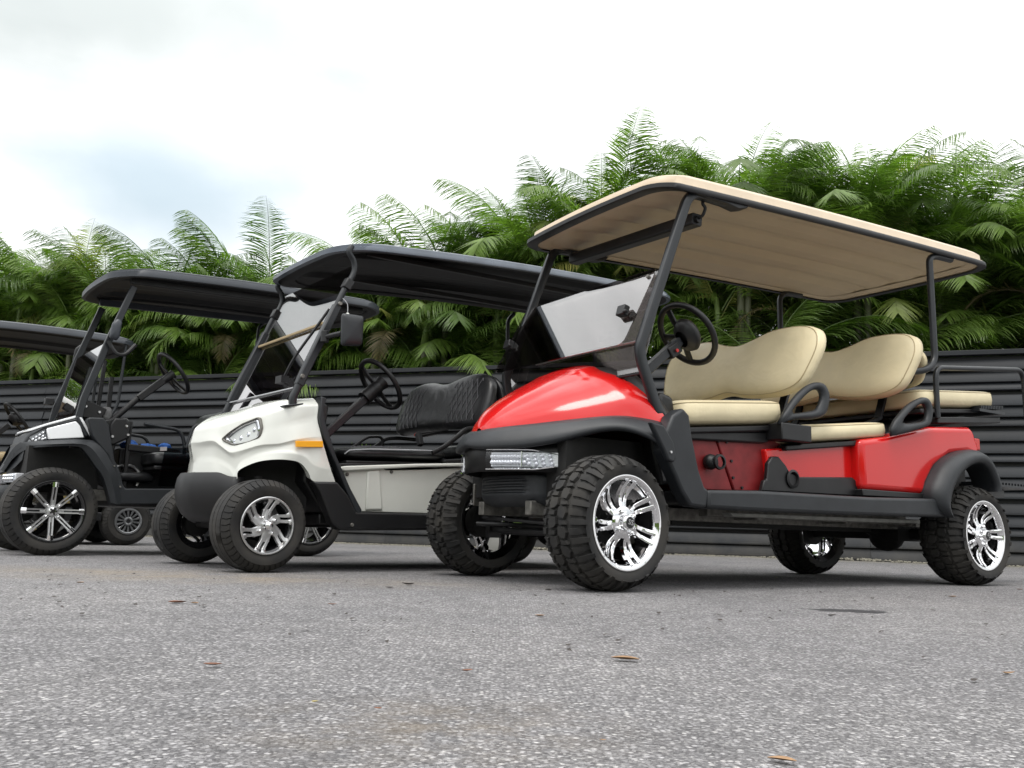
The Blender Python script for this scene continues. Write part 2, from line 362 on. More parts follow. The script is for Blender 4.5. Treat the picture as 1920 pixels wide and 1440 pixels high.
def text(body, size, m, parent, loc, rot, ext=.0015, name='lettering', sx=1):
    c = bpy.data.curves.new(name, 'FONT'); c.body = body; c.size = size; c.extrude = ext; c.align_x = 'CENTER'; c.align_y = 'CENTER'; c.resolution_u = 3
    o = bpy.data.objects.new(name, c); COL.objects.link(o); bpy.context.view_layer.update()
    me = bpy.data.meshes.new_from_object(o.evaluated_get(bpy.context.evaluated_depsgraph_get())); bpy.data.objects.remove(o)
    me.materials.clear(); me.materials.append(M[m]); o = bpy.data.objects.new(name, me); COL.objects.link(o)
    o.parent = parent; o.location = loc; o.rotation_euler = rot; o.scale = (sx, 1, 1); return o
def wheel_mud(parent, loc, rz=0, ph=0, proto=[]):
    w_ = sub_empty('wheel', parent, loc, (0, ph, rz))
    if proto:
        for ch in PW['mud']:
            o = ch.copy(); COL.objects.link(o); o.parent = w_
        return w_
    rr = .196; k = []
    k.append(obj('tyre', tyre_mud(.285, rr, .25), 'rubber', w_, smooth=35))
    b = barrel(rr, .25, .10)
    for i in range(14):      # short raised bars round the lip
        a = i * 2 * math.pi / 14 + .1; c, s = math.cos(a), math.sin(a)
        for d in (-.012, .012):
            b.tube([V((rr - .003) * math.cos(a + d), -.0015, (rr - .003) * math.sin(a + d)), V((rr - .020) * math.cos(a + d), .009, (rr - .020) * math.sin(a + d))], .0016, 5)
    k.append(obj('rim', b, 'chrome', w_, smooth=50))
    b = B(); n = 7
    yf = lambda t: .020 + .028 * math.sin(t * math.pi) - .018 * t + (.0 if t < .85 else .0)
    for i in range(n):
        a = i * 2 * math.pi / n
        for q in (-1, 1):
            spoke(b, a + q * .10, .045, rr - .022, .016, .021, yf, .022, twist=-.16, p0=q * .0035, n=10)
        spoke(b, a, .03, .085, .05, .030, lambda t: .022 + .012 * t, .03, twist=-.05)
    b.lathe([(0, .016), (.05, .018), (.066, .026), (.068, .06), (0, .06)], 36)
    k.append(obj('spokes', b, 'chrome', w_, smooth=40))
    b = B(); b.lathe([(0, -.012), (.026, -.012), (.030, -.009), (.033, .004), (.037, .02), (.04, .03)], 36); k.append(obj('hub_cap', b, 'chrome', w_, smooth=50))
    b = B(); b.lathe([(0, -.0145), (.022, -.0145), (.024, -.012), (.024, -.01)], 28); k.append(obj('cap_disc', b, 'black', w_))
    k.append(text('SS', .030, 'alu', w_, (0, -.016, 0), (R(90), 0, 0), .0012, sx=1.15))
    lugs(w_, .050, .008); k += [c for c in w_.children if c.name.startswith('lug_nut')]
    b = B(); b.lathe([(.0, .10), (.07, .10), (.085, .12), (.085, .19), (.0, .2)], 24); k.append(obj('brake_drum', b, 'dark', w_))
    PW['mud'] = k; return w_
PW = {}
def wheel_six(parent, loc, rz=0, ph=0):
    """10 inch six spoke machined wheel on a road tyre"""
    w_ = sub_empty('wheel', parent, loc, (0, ph, rz))
    if 'six' in PW:
        for ch in PW['six']:
            o = ch.copy(); COL.objects.link(o); o.parent = w_
        return w_
    rr = .142; k = []
    k.append(obj('tyre', tyre_road(.23, rr, .205), 'rubber', w_, smooth=35))
    k.append(obj('rim', barrel(rr, .205, .08), 'glossblack', w_, smooth=50))
    b = B()
    b.lathe([(rr - .001, .004), (rr, -.002), (rr - .004, -.004), (rr - .010, -.003), (rr - .012, .003)], 64)
    n = 6
    for i in range(n):
        a = i * 2 * math.pi / n + .35
        yf = lambda t: .012 + .004 * math.sin(t * math.pi) - .010 * t
        for q in (-1, 1): spoke(b, a, .050, rr - .010, .0165, .018, yf, .018, twist=-.36, p0=q * .0145, n=9)
        spoke(b, a, .025, .080, .046, .046, lambda t: .011 + .003 * t, .018, twist=-.16)
        # flared foot of the spoke at the lip
        e = a - .36
        for q in (-1, 1): spoke(b, e + q * .145, rr - .026, rr - .007, .020, .030, lambda t: .004 - .004 * t, .016, n=3)
    b.lathe([(.02, .012), (.045, .012), (.05, .018), (.05, .03)], 30)
    k.append(obj('spokes', b, 'alu', w_, smooth=35))
    b = B(); b.lathe([(0, -.030), (.010, -.029), (.018, -.024), (.0235, -.014), (.026, -.002), (.027, .012)], 30); k.append(obj('hub_cap', b, 'chrome', w_, smooth=60))
    lugs(w_, .046, .002, ph=.3); k += [c for c in w_.children if c.name.startswith('lug_nut')]
    b = B(); b.lathe([(.0, .07), (.06, .07), (.075, .09), (.075, .16), (.0, .17)], 24); k.append(obj('brake_drum', b, 'dark', w_))
    PW['six'] = k; return w_
def wheel_eight(parent, loc, rz=0, ph=0):
    w_ = sub_empty('wheel', parent, loc, (0, ph, rz))
    if 'eight' in PW:
        for ch in PW['eight']:
            o = ch.copy(); COL.objects.link(o); o.parent = w_
        return w_
    rr = .192; k = []
    k.append(obj('tyre', tyre_road(.28, rr, .21, 46, .125), 'rubber', w_, smooth=35))
    k.append(obj('rim', barrel(rr, .21, .09), 'glossblack', w_, smooth=50))
    b = B(); c_ = B(); n = 8
    for i in range(n):
        a = i * 2 * math.pi / n + .04
        yf = lambda t: .022 - .020 * t
        for q in (-1, 1): spoke(b, a, .035, rr - .022, .010, .011, yf, .014, p0=q * .0095, n=6)
        spoke(b, a, .036, .07, .028, .028, lambda t: .024, .012, n=3)
        spoke(c_, a, rr - .040, rr - .008, .034, .037, lambda t: -.001 + .001 * t, .018, n=3)
    b.lathe([(.0, .012), (.034, .014), (.04, .024), (.04, .05), (0, .05)], 28)
    k.append(obj('spokes', b, 'alu', w_, smooth=35))
    k.append(obj('spoke_tip', c_, 'chrome', w_, smooth=35))
    b = B(); b.lathe([(0, -.004), (.014, -.004), (.026, .002), (.028, .014)], 10)
    for i in range(5): b.box(-.006 + .018 * math.cos(i * 1.257), .006 + .018 * math.cos(i * 1.257), -.008, .0, -.006 + .018 * math.sin(i * 1.257), .006 + .018 * math.sin(i * 1.257))
    k.append(obj('hub_cap', b, 'chrome', w_, smooth=20))
    lugs(w_, .050, .010, ph=.8); k += [c for c in w_.children if c.name.startswith('lug_nut')]
    b = B(); b.lathe([(.0, .08), (.06, .08), (.075, .1), (.075, .17), (.0, .18)], 24); k.append(obj('brake_drum', b, 'dark', w_))
    PW['eight'] = k; return w_
def wheel_cover(parent, loc, rz=0, ph=0):
    """small tyre with a grey plastic wheel cover cut by slots"""
    w_ = sub_empty('wheel', parent, loc, (0, ph, rz))
    if 'cover' in PW:
        for ch in PW['cover']:
            o = ch.copy(); COL.objects.link(o); o.parent = w_
        return w_
    rr = .118; k = []
    k.append(obj('tyre', tyre_road(.225, rr, .2, 40, .115), 'rubber', w_, smooth=35))
    k.append(obj('rim', barrel(rr, .2, .05), 'black', w_, smooth=50))
    b = B(); b.lathe([(rr + .006, .0), (rr + .004, -.006), (rr - .010, -.008), (rr - .016, -.004), (rr - .018, .004)], 48)
    n = 14
    for i in range(n):
        a = i * 2 * math.pi / n; spoke(b, a, .038, rr - .013, .012, .020, lambda t: .004 - .006 * t, .008, n=5)
    b.lathe([(.020, -.002), (.030, -.006), (.040, -.002), (.042, .008)], 30)
    k.append(obj('wheel_cover', b, 'gun', w_, smooth=40))
    b = B(); b.lathe([(0, .0), (.02, -.001), (.026, .006)], 20); b.lathe([(0, .03), (rr - .02, .03)], 30); k.append(obj('hub_cap', b, 'black', w_))
    PW['cover'] = k; return w_
WH = {'mud': wheel_mud, 'six': wheel_six, 'eight': wheel_eight, 'cover': wheel_cover}
def wheel(style, parent, loc, rz=0, ph=0):
    if style == 'mud': return wheel_mud(parent, loc, rz, ph, PW.get('mud', []))
    return WH[style](parent, loc, rz, ph)
# ------------------------------------------------------------------ shared cart pieces
def steering_wheel(parent, c, nrm, rad, m='black', rr=.016, boss=True, spin=0):
    nrm = Vector(nrm).normalized(); e = sub_empty('steering_wheel', parent, c)
    q = nrm.to_track_quat('Z', 'Y'); T = q.to_matrix().to_4x4() @ Matrix.Rotation(spin, 4, 'Z')
    b = B(); n = 44
    b.tube([T @ V(rad * math.cos(2 * math.pi * i / n), rad * math.sin(2 * math.pi * i / n), 0) for i in range(n)], rr, 12, closed=True)
    obj('wheel_rim', b, m, e, smooth=180)
    b = B()
    for a in (-.35, math.pi + .35, -math.pi / 2):
        c_, s_ = math.cos(a), math.sin(a)
        b.rtube([T @ V(.03 * c_, .03 * s_, -.025), T @ V(rad * .55 * c_, rad * .55 * s_, -.018), T @ V((rad - .004) * c_, (rad - .004) * s_, 0)], .034, .012, upv=tuple(T.to_3x3() @ V(-s_, c_, 0)))
    obj('wheel_spokes', b, m, e, smooth=50)
    if boss:
        b = B(); out = []
        pr = [(0, .030), (.045, .028), (.07, .016), (.082, -.008), (.07, -.04), (.04, -.06)]
        rows = [[T @ V(r * 1.12 * math.cos(2 * math.pi * k / 28), r * .86 * math.sin(2 * math.pi * k / 28) + .01, z) for k in range(28)] for r, z in pr]
        b.grid(rows, cu=True); obj('horn_pad', b, m, e, smooth=60)
    return e
def roof_shell(parent, x0, x1, y0, y1, z0, z1, crown, lip, rad, mt, mu, trim=None, ribs=0, bow=.03, under_drop=.0, ys=0., name='roof', liner='roof_liner', rim_r=.02, arch=0.):
    """moulded roof: crowned top, edge, ribbed underside. z is the height of the edge (z0 front, z1 rear); ys tilts it sideways"""
    yc = (y0 + y1) / 2; hw = (y1 - y0) / 2; xc = (x0 + x1) / 2; hx = (x1 - x0) / 2
    def zed(x, y): return z0 + (z1 - z0) * (x - x0) / (x1 - x0) + ys * (y - y0) + arch * (1 - ((x - xc) / hx) ** 2)
    out = []; n = 10
    for sx, sy, a0 in ((1, -1, -90), (1, 1, 0), (-1, 1, 90), (-1, -1, 180)):
        cx, cy = xc + sx * (hx - rad), yc + sy * (hw - rad)
        for k in range(n + 1):
            a = R(a0 + 90 * k / n); out.append((cx + rad * math.cos(a), cy + rad * math.sin(a)))
    full = []
    for i in range(len(out)):          # subdivide the long sides
        a, c = out[i], out[(i + 1) % len(out)]; d = math.hypot(a[0] - c[0], a[1] - c[1]); m = max(1, int(d / .12))
        for k in range(m):
            x = a[0] + (c[0] - a[0]) * k / m; y = a[1] + (c[1] - a[1]) * k / m
            full.append((x, y))
    def bo(x, y): t = (y - yc) / hw; return x - bow * (1 - t * t) * (1 if x < xc else -1) * abs((x - xc) / hx) ** 3
    full = [(bo(x, y), y) for x, y in full]
    def ring(s, dz, f=None):
        r = []
        for x, y in full:
            X, Y = xc + (x - xc) * s, yc + (y - yc) * s
            r.append(V(X, Y, zed(X, Y) + dz + (f(X, Y) if f else 0)))
        return r
    off = lambda d: 1 - d / hw
    rows = [ring(off(.012), 0), ring(1, .004), ring(1, lip - .006), ring(off(.008), lip)]
    for s, k in ((.985, .28), (.965, .42), (.93, .56), (.87, .70), (.78, .82), (.65, .92), (.5, .97), (.3, 1), (.05, 1)): rows.append(ring(s, lip + crown * k))
    b = B(); vv = b.grid(rows, cu=True); b.face(vv[-1]); 
    obj(name, b, mt, parent, smooth=60)
    def rib(X, Y):
        if not ribs: return 0
        u = (X - x0) / (x1 - x0); edge = min(1, max(0, (hw * .86 - abs(Y - yc)) / .12)) * min(1, max(0, (hx * .92 - abs(X - xc)) / .1))
        return .026 * edge * (1 if math.sin((Y - yc) / hw * math.pi * ribs) > .2 else 0)
    b = B(); rows = [ring(off(.012), 0), ring(off(.03), .0), ring(off(.05), .012 - under_drop)]
    nx, ny = 46, 40; vv = b.grid(rows, cu=True)
    # inner underside as a fine grid so the ribs read
    S = .95; ins = []
    for i in range(nx + 1):
        rr_ = []
        for j in range(ny + 1):
            X = xc + (2 * i / nx - 1) * (hx * S - .01); Y = yc + (2 * j / ny - 1) * (hw * S - .008)
            # square the disc corners in
            dx = abs(X - xc) - (hx - rad * .9); dy = abs(Y - yc) - (hw - rad * .9)
            if dx > 0 and dy > 0:
                L = math.hypot(dx, dy); lim = rad * .86
                if L > lim: X = xc + math.copysign(hx - rad * .9 + dx * lim / L, X - xc); Y = yc + math.copysign(hw - rad * .9 + dy * lim / L, Y - yc)
            t = max(0, 1 - ((Y - yc) / hw) ** 4) * max(0, 1 - ((X - xc) / hx) ** 6)
            rr_.append(V(bo(X, Y), Y, zed(X, Y) + .010 - under_drop + .020 * t + rib(X, Y)))
        ins.append(rr_)
    b.grid(ins); obj(liner, b, mu, parent, smooth=60)
    if trim:
        b = B(); pth = ring(1, .008); b.sweep(pth, [(-.006, -.014), (.004, -.014), (.009, -.006), (.009, .012), (.003, .018), (-.006, .018)][::1], closed=True, upv=(0, 0, 1)) if False else None
        rws = []
        for s, dz in ((off(.018), -.010), (off(-.003), -.012), (off(-.008), -.006), (off(-.008), .014), (off(-.002), .020), (off(.006), .020)): rws.append(ring(s, dz))
        b.grid(rws, cu=True); obj('roof_trim', b, trim, parent, smooth=50)
def bolt(parent, p, r=.009, m='chrome', axis=(0, -1, 0)):
    b = B(); a = Vector(axis); b.cyl(Vector(p) - a * .004, Vector(p) + a * .006, r, 10, r * .8); return obj('bolt', b, m, parent)
M['led'] = mat('silvered_lamp_reflector', (.82, .83, .86), .22, .35, .5, .6, bump=.6, bscale=160, bdist=.003)
M['rail'] = mat('grey_galvanised_rail', (.30, .30, .28), .55, .3, nscale=20, namt=.3)
# ------------------------------------------------------------------ RED CART
YAW = 1.013
def frame_rz(yaw): return math.pi / 2 - yaw
red = thing('golf_cart', 'glossy red six seat golf cart with cream seats, tan roof and chunky off-road tyres', 'golf cart',
            (.496, 3.621, 0), frame_rz(YAW), 'golf carts parked in a row', origin=(1.32, .69))
YC = .69; L_ = 2.6465
def mir(p): return V(p[0], 2 * YC - p[1], p[2])
PLAN_LIP = [(-.395, .69, .611), (-.380, .6, .599), (-.338, .5, .597), (-.2485, .4, .604), (-.154, .3, .627), (-.0325, .2, .668), (.038, .13, .680), (.10, .075, .668), (.17, .02, .628), (.235, -.005, .565)]
PLAN_TOP = [(-.33, .69, .686), (-.318, .61, .694), (-.268, .515, .703), (-.182, .42, .716), (-.084, .325, .731), (.0375, .235, .746), (.108, .185, .750), (.17, .14, .745), (.25, .10, .735), (.32, .09, .722)]
def brow():
    lip = crs([V(*p) for p in PLAN_LIP], 4); top = crs([V(*p) for p in PLAN_TOP], 4); n = len(lip); near = []
    for a, c in zip(lip, top):
        d = (a - c); h = Vector((d.x, d.y, 0)).normalized()
        near.append([c + V(0, 0, -.03) - h * .02, c + V(0, 0, .002), c + d * .12 + V(0, 0, .016), c + d * .45 + V(0, 0, .026) + h * .012, c + d * .80 + V(0, 0, .020) + h * .014, a + V(0, 0, .018) + h * .008, a + V(0, 0, .004) + h * .004, a + V(0, 0, 0) - h * .01, a + V(0, 0, .01) - h * .06])
    rows = near[::-1] + [[mir(p) for p in r] for r in near[1:]]
    b = B(); b.grid(rows); return b
obj('front_brow', brow(), 'trim', red, smooth=70)
def hood():
    zt = [(-.34, .688), (-.32, .725), (-.295, .762), (-.262, .795), (-.22, .828), (-.15, .872), (-.02, .942), (.08, .985), (.168, 1.012), (.26, 1.028), (.33, 1.035)]
    base = crs([V(*p) for p in PLAN_TOP], 4); bx = [p.x for p in base]
    rows = []; nt = 32
    for k, pb in enumerate(base):
        s = k / (len(base) - 1); x = pb.x; yb = pb.y; hw = YC + .01 - yb; zb = pb.z - .012; zc = itp(x, zt); row = []
        if k == 0: hw = .03
        for j in range(nt + 1):
            t = -1 + 2 * j / nt; t = math.copysign(abs(t) ** .8, t) if True else t
            f = (1 - abs(t) ** 2.5) ** .62; z = zb + (zc - zb) * f
            # raised middle panel of the bonnet, fading at the sides
            pl = max(0, min(1, (.60 - .18 * s - abs(t)) / .035)) * min(1, s * 3) * .015
            xx = x - .62 * (z - zb) * s ** 2.5 + .03 * s * f
            row.append(V(xx, YC + t * hw, z + pl))
        rows.append(row)
    b = B(); b.grid(rows); return b
obj('hood', hood(), 'red', red, smooth=60)
# dark cowl behind the hood and the dashboard under the screen
b = B(); cw = []
for y, z in ((.14, .76), (.17, .86), (.25, .955), (.36, 1.005), (.52, 1.03), (.69, 1.038), (.86, 1.03), (1.02, 1.005), (1.13, .955), (1.21, .86), (1.24, .76)):
    x = .325 - .62 * (z - .74) + .02; cw.append([V(x - .02, y, z - .025), V(x + .0, y, z + .008), V(x + .06, y + (YC - y) * .03, z + .014), V(x + .13, y + (YC - y) * .08, z - .03), V(x + .16, y + (YC - y) * .1, z - .14), V(x + .16, y + (YC - y) * .12, z - .30)])
b.grid(cw); obj('cowl', b, 'black', red, smooth=60)
b = B(); b.prism([(.30, .70), (.36, .90), (.44, .88), (.47, .72), (.46, .48), (.36, .46)], .20, 1.20); obj('dashboard', b, 'black', red, bevel=.02, bseg=3)
# pillars between arch and sill, sills, floor
PIL = [(.215, .60), (.28, .50), (.32, .43), (.373, .367), (.47, .362), (.485, .443), (.46, .452), (.425, .53), (.385, .68), (.37, .77), (.33, .80), (.27, .76), (.23, .68)]
for y0, y1 in ((.02, .10), (2 * YC - .10, 2 * YC - .02)):
    b = B(); b.prism(PIL, y0, y1); obj('door_pillar', b, 'trim', red, bevel=.014, bseg=3)
for sg in (0, 1):
    def my(y): return y if not sg else 2 * YC - y
    b = B(); sec = [(.47, .362), (.80, .360), (1.46, .365), (2.292, .377), (2.275, .478), (1.62, .460), (.80, .455), (.475, .443)]
    b.prism(sec, my(.015), my(.13)); obj('side_sill', b, 'trim', red, bevel=.016, bseg=3)
    # tab where the brow laps over the pillar
    b = B(); b.prism([(.115, .715), (.19, .705), (.245, .635), (.262, .575), (.248, .548), (.215, .556), (.19, .60), (.15, .66)], my(-.012), my(.02)); obj('brow_tab', b, 'trim', red, bevel=.008, bseg=3)
bolt(red, (.225, -.012, .592), .007, 'alu')
b = B(); b.box(.40, 2.30, .12, 1.26, .385, .44); obj('floor_pan', b, 'black', red, bevel=.01)
# rear body
RB = [(1.66, .768), (1.883, .802), (2.30, .892), (2.70, .925), (2.735, .915), (2.80, .80), (2.76, .74), (2.656, .765), (2.479, .742), (2.32, .66), (2.235, .56), (2.215, .500), (1.665, .500)]
b = B(); b.prism(RB, .085, 2 * YC - .085); obj('rear_body', b, 'red', red, bevel=.035, bseg=5, smooth=50)
b = B(); b.prism([(1.0, .672), (1.68, .752), (1.68, .50), (1.03, .478)], .15, 2 * YC - .15); obj('middle_body', b, 'red', red, bevel=.01, bseg=3)
b = B(); b.prism([(1.655, .47), (2.26, .478), (2.25, .505), (1.655, .505)], .08, 2 * YC - .08); obj('lower_trim', b, 'black', red, bevel=.004)
b = B(); b.prism([(.49, .700), (.69, .706), (.805, .458), (.545, .452)], .185, 2 * YC - .185); obj('speaker_panel', b, 'reddull', red, bevel=.006)
b = B(); b.prism([(.695, .706), (1.16, .740), (1.06, .464), (.812, .458)], .180, 2 * YC - .180); obj('kick_panel', b, 'reddull', red, bevel=.006)
for p in ((.705, .69), (.80, .52), (.79, .60), (.76, .69), (1.0, .49), (.86, .475)): bolt(red, (p[0], .178, p[1]), .008, 'black')
b = B(); b.prism([(.945, .462), (.965, .515), (.985, .52), (.995, .60), (1.03, .637), (1.07, .638), (1.12, .60), (1.15, .565), (1.22, .545), (1.64, .567), (1.67, .55), (1.70, .470)], .128, .155); obj('battery_cover', b, 'black', red, bevel=.006)
b = B(); b.lathe([(.040, .0), (.047, -.008), (.036, -.012), (.032, .0), (.030, .02), (0, .02)], 28, (1.165, .128, .532)); obj('charge_port', b, 'black', red)
b = B(); b.lathe([(0, -.05), (.022, -.048), (.034, -.036), (.038, -.02), (.034, -.004), (.026, .0)], 24, (.635, .18, .585)); obj('speaker', b, 'black', red)
b = B(); b.lathe([(.026, -.062), (.036, -.06), (.038, -.05), (.028, -.046)], 24, (.66, .18, .585)); obj('speaker_ring', b, 'black', red)
# rear flares
def flare(cx, sgn):
    out = crs([(2.283, .378), (2.205, .42), (2.187, .511), (2.235, .59), (2.301, .664), (2.385, .718), (2.479, .752), (2.57, .774), (2.656, .778), (2.725, .748), (2.779, .680), (2.80, .60), (2.80, .545)], 3) if False else None
    O_ = crs([V(x, 0, z) for x, z in ((2.283, .378), (2.205, .43), (2.187, .511), (2.235, .59), (2.301, .664), (2.385, .718), (2.479, .752), (2.57, .774), (2.656, .778), (2.725, .748), (2.785, .680), (2.81, .60), (2.81, .545))], 3)
    I_ = crs([V(x, 0, z) for x, z in ((2.300, .376), (2.288, .43), (2.312, .50), (2.35, .56), (2.40, .61), (2.468, .655), (2.535, .684), (2.603, .697), (2.665, .690), (2.715, .660), (2.75, .61), (2.768, .57), (2.77, .54))], 3)
    rows = []
    for a, c in zip(O_, I_):
        f = lambda p, y: V(p.x, y if sgn > 0 else 2 * YC - y, p.z)
        m = a.lerp(c, .5)
        rows.append([f(a, .13), f(a, .045), f(a.lerp(c, .08), .015), f(a.lerp(c, .3), -.015), f(m, -.028), f(a.lerp(c, .8), -.026), f(c, -.012), f(c, .005), f(c, .13)])
    b = B(); b.grid(rows, cu=True); return b
obj('rear_fender', flare(0, 1), 'trim', red, smooth=60); obj('rear_fender', flare(0, -1), 'trim', red, smooth=60)
b = B(); b.box(2.25, 2.95, .28, 1.10, .44, .70); obj('wheel_well', b, 'dark', red)
b = B(); b.box(-.12, .34, .28, 1.10, .40, .66); obj('wheel_well', b, 'dark', red)
# chassis
b = B()
for y in (.46, .88): b.box(-.18, 2.95, y, y + .05, .31, .375)
b.box(.75, 2.35, .30, .36, .335, .385); b.box(.75, 2.35, 1.02, 1.08, .335, .385)
for x in (.45, 1.1, 1.8, 2.4): b.box(x, x + .05, .30, 1.08, .325, .365)
obj('chassis_frame', b, 'steel', red, bevel=.004)
b = B(); b.prism([(.78, .352), (2.30, .362), (2.30, .342), (1.90, .338), (.80, .335)], .18, .24); obj('frame_rail', b, 'rail', red, bevel=.003)
b = B(); b.box(.7, 2.3, .5, .9, .29, .40); b.tube([(2.6465, .2, .285), (2.6465, 1.18, .285)], .035, 14); b.sphere((2.62, .62, .27), .10, 16, 10, 1, 1.1, .95); b.box(2.50, 2.74, .46, .55, .24, .33); b.tube([(2.45, .62, .34), (2.62, .62, .28)], .06, 12); obj('rear_axle', b, 'dark', red, smooth=40)
b = B()
b.tube([(0, .26, .255), (-.02, .45, .235), (-.02, .93, .235), (0, 1.12, .255)], .018, 10)
b.tube([(.05, .26, .33), (.08, .55, .36)], .014, 8); b.tube([(.05, 1.12, .33), (.08, .83, .36)], .014, 8)
b.tube([(-.13, .30, .27), (-.12, .98, .30)], .008, 8); b.tube([(-.10, 1.08, .27), (.25, .60, .26)], .011, 8)
for y in (.30, 1.08):
    b.tube([(0, y, .24), (.02, y + (.06 if y < .7 else -.06), .60)], .020, 10); b.box(-.035, .035, y - .02, y + .02, .20, .34)
    b.tube([(.0, y, .285), (.0, y + (-.12 if y < .7 else .12), .285)], .03, 12)
obj('front_axle', b, 'black', red, smooth=40)
b = B(); b.sweep([V(.02, .33, .30) + V(.026 * math.cos(i * .8), .026 * math.sin(i * .8), i * .0058) for i in range(48)], [(.005 * math.cos(k), .005 * math.sin(k)) for k in (0, 1.57, 3.14, 4.71)]); obj('coil_spring', b, 'black', red)
b = B(); b.sweep([V(.02, 1.05, .30) + V(.026 * math.cos(i * .8), .026 * math.sin(i * .8), i * .0058) for i in range(48)], [(.005 * math.cos(k), .005 * math.sin(k)) for k in (0, 1.57, 3.14, 4.71)]); obj('coil_spring', b, 'black', red)
b = B(); b.box(-.13, .0, .30, .315, .36, .47); b.box(-.13, .0, 1.065, 1.08, .36, .47); obj('bumper_bracket', b, 'steel', red, bevel=.003)
# front bumper with pressed ribs
def bump():
    b = B(); rows = []
    for k in range(41):
        d = -.31 + .62 * k / 40; x = -.235 + 1.25 * d * d + (max(0, abs(d) - .25) * 2.2); row = []
        for z, o in ((.352, .075), (.372, .02), (.392, .006), (.402, .0), (.412, .0), (.418, .010 if abs(d) < .20 else 0), (.424, .010 if abs(d) < .20 else 0), (.430, .0), (.438, .0), (.444, .010 if abs(d) < .20 else 0), (.450, .010 if abs(d) < .20 else 0), (.456, .0), (.464, .0), (.470, .010 if abs(d) < .20 else 0), (.476, .010 if abs(d) < .2 else 0), (.482, .0), (.492, .002), (.497, .02), (.497, .06)):
            row.append(V(x + o, YC + d, z - .004))
        rows.append(row)
    b.grid(rows); return b
obj('front_bumper', bump(), 'trim', red, smooth=50)
def arc(d, inset=0, k=2.1, x0=-.398): return V(x0 + k * d * d + inset, YC - d, 0)
for sg in (1, -1):
    n = 22; d0, d1 = .135, .352
    d0 = .135 if sg > 0 else .235
    ds = [d0 + (d1 - d0) * i / n for i in range(n + 1)]
    zt_ = lambda d: .592 if d < .29 else .592 - (d - .29) * .25; zb_ = lambda d: .514 + max(0, d - .30) * .25
    b = B(); b.grid([[arc(sg * d, .004) + V(0, 0, zt_(d)), arc(sg * d, -.006) + V(0, 0, zt_(d) - .006), arc(sg * d, -.010) + V(0, 0, .555), arc(sg * d, -.006) + V(0, 0, zb_(d) + .004), arc(sg * d, .004) + V(0, 0, zb_(d))] for d in ds])
    hl = obj('headlight', b, 'clear', red, smooth=60)
    def sub(name, bb, m, **k):
        o = obj(name, bb, m, None, off=red['_o'], **k); o.parent = hl; return o
    b = B(); b.grid([[arc(sg * d, .006) + V(0, 0, zt_(d) + .004), arc(sg * d, .03) + V(0, 0, zt_(d) - .004), arc(sg * d, .034) + V(0, 0, .555), arc(sg * d, .03) + V(0, 0, zb_(d) + .004), arc(sg * d, .006) + V(0, 0, zb_(d) - .004)] for d in ds]); sub('reflector_housing', b, 'gun')
    b = B()
    for i in range(12):
        d = d0 + .010 + i * .0105
        for z in (.540, .566): b.sphere(arc(sg * d, .016) + V(0, 0, z), .0115, 8, 6)
    b.grid([[arc(sg * d, .022) + V(0, 0, .585), arc(sg * d, .022) + V(0, 0, .522)] for d in ds])
    sub('led_strip', b, 'led')
    b = B()
    for i in range(4):
        for j in range(3):
            d = .272 + i * .021 - (j - 1) * .003; b.sphere(arc(sg * d, .014) + V(0, 0, .534 + j * .018), .0105, 8, 6)
    sub('led_cluster', b, 'led')
    b = B(); b.tube([arc(sg * d, -.004) + V(0, 0, zb_(d) - .005) for d in ds], .0045, 6); b.tube([arc(sg * d, -.004) + V(0, 0, zt_(d) + .004) for d in ds[:-4]], .003, 6); b.tube([arc(sg * .262, -.003) + V(0, 0, .52), arc(sg * .262, -.003) + V(0, 0, .588)], .0035, 6); sub('chrome_strip', b, 'chrome')
b = B(); b.grid([[arc(-.36 + .72 * i / 30, .045) + V(0, 0, .635), arc(-.36 + .72 * i / 30, .040) + V(0, 0, .59), arc(-.36 + .72 * i / 30, .045) + V(0, 0, .50)] for i in range(31)]); obj('light_bar', b, 'black', red, solid=.012)
# seats
BN = (1, 0, -.35)
def backrest(outline, p0x, p0z, th, name='backrest', m='vinyl', tilt=.35, pan='black', flip=1, cen=None, parent=None, yoff=0, ys=0, p=3.0, pr=.92):
    parent = parent or red
    f = lambda u, v, w_: V(p0x + tilt * (v - p0z) - w_ * flip, u, v + w_ * tilt * .9 * flip)
    o = crs([V(a, b_, 0) for a, b_ in outline], 4, True); o = [(q.x, q.y) for q in o]
    b = B(); b.cushion(o, f, th, cen=cen, bt=.018, p=p, rings=8); s = obj(name, b, m, parent, smooth=180)
    if m == 'vinyl':
        cu, cv = cen if cen else (sum(q[0] for q in o) / len(o), sum(q[1] for q in o) / len(o)); k_ = .955; wv_ = th * (1 - k_ ** p) ** (1 / p) * 1.0
        b = B(); b.tube([f(cu + (q[0] - cu) * k_, cv + (q[1] - cv) * k_, wv_) for q in o], .0032, 6, closed=True); obj('piping', b, 'seam', parent)
    b = B(); sm = [((a - sum(q[0] for q in o) / len(o)) * pr + sum(q[0] for q in o) / len(o), (c - sum(q[1] for q in o) / len(o)) * pr + sum(q[1] for q in o) / len(o)) for a, c in o]
    fb = lambda u, v, w_: f(u, v, w_ - .022); b.cushion(sm, fb, .004, cen=cen, bt=.035, p=2.2, rings=5); obj('backrest_shell', b, pan, parent, smooth=180)
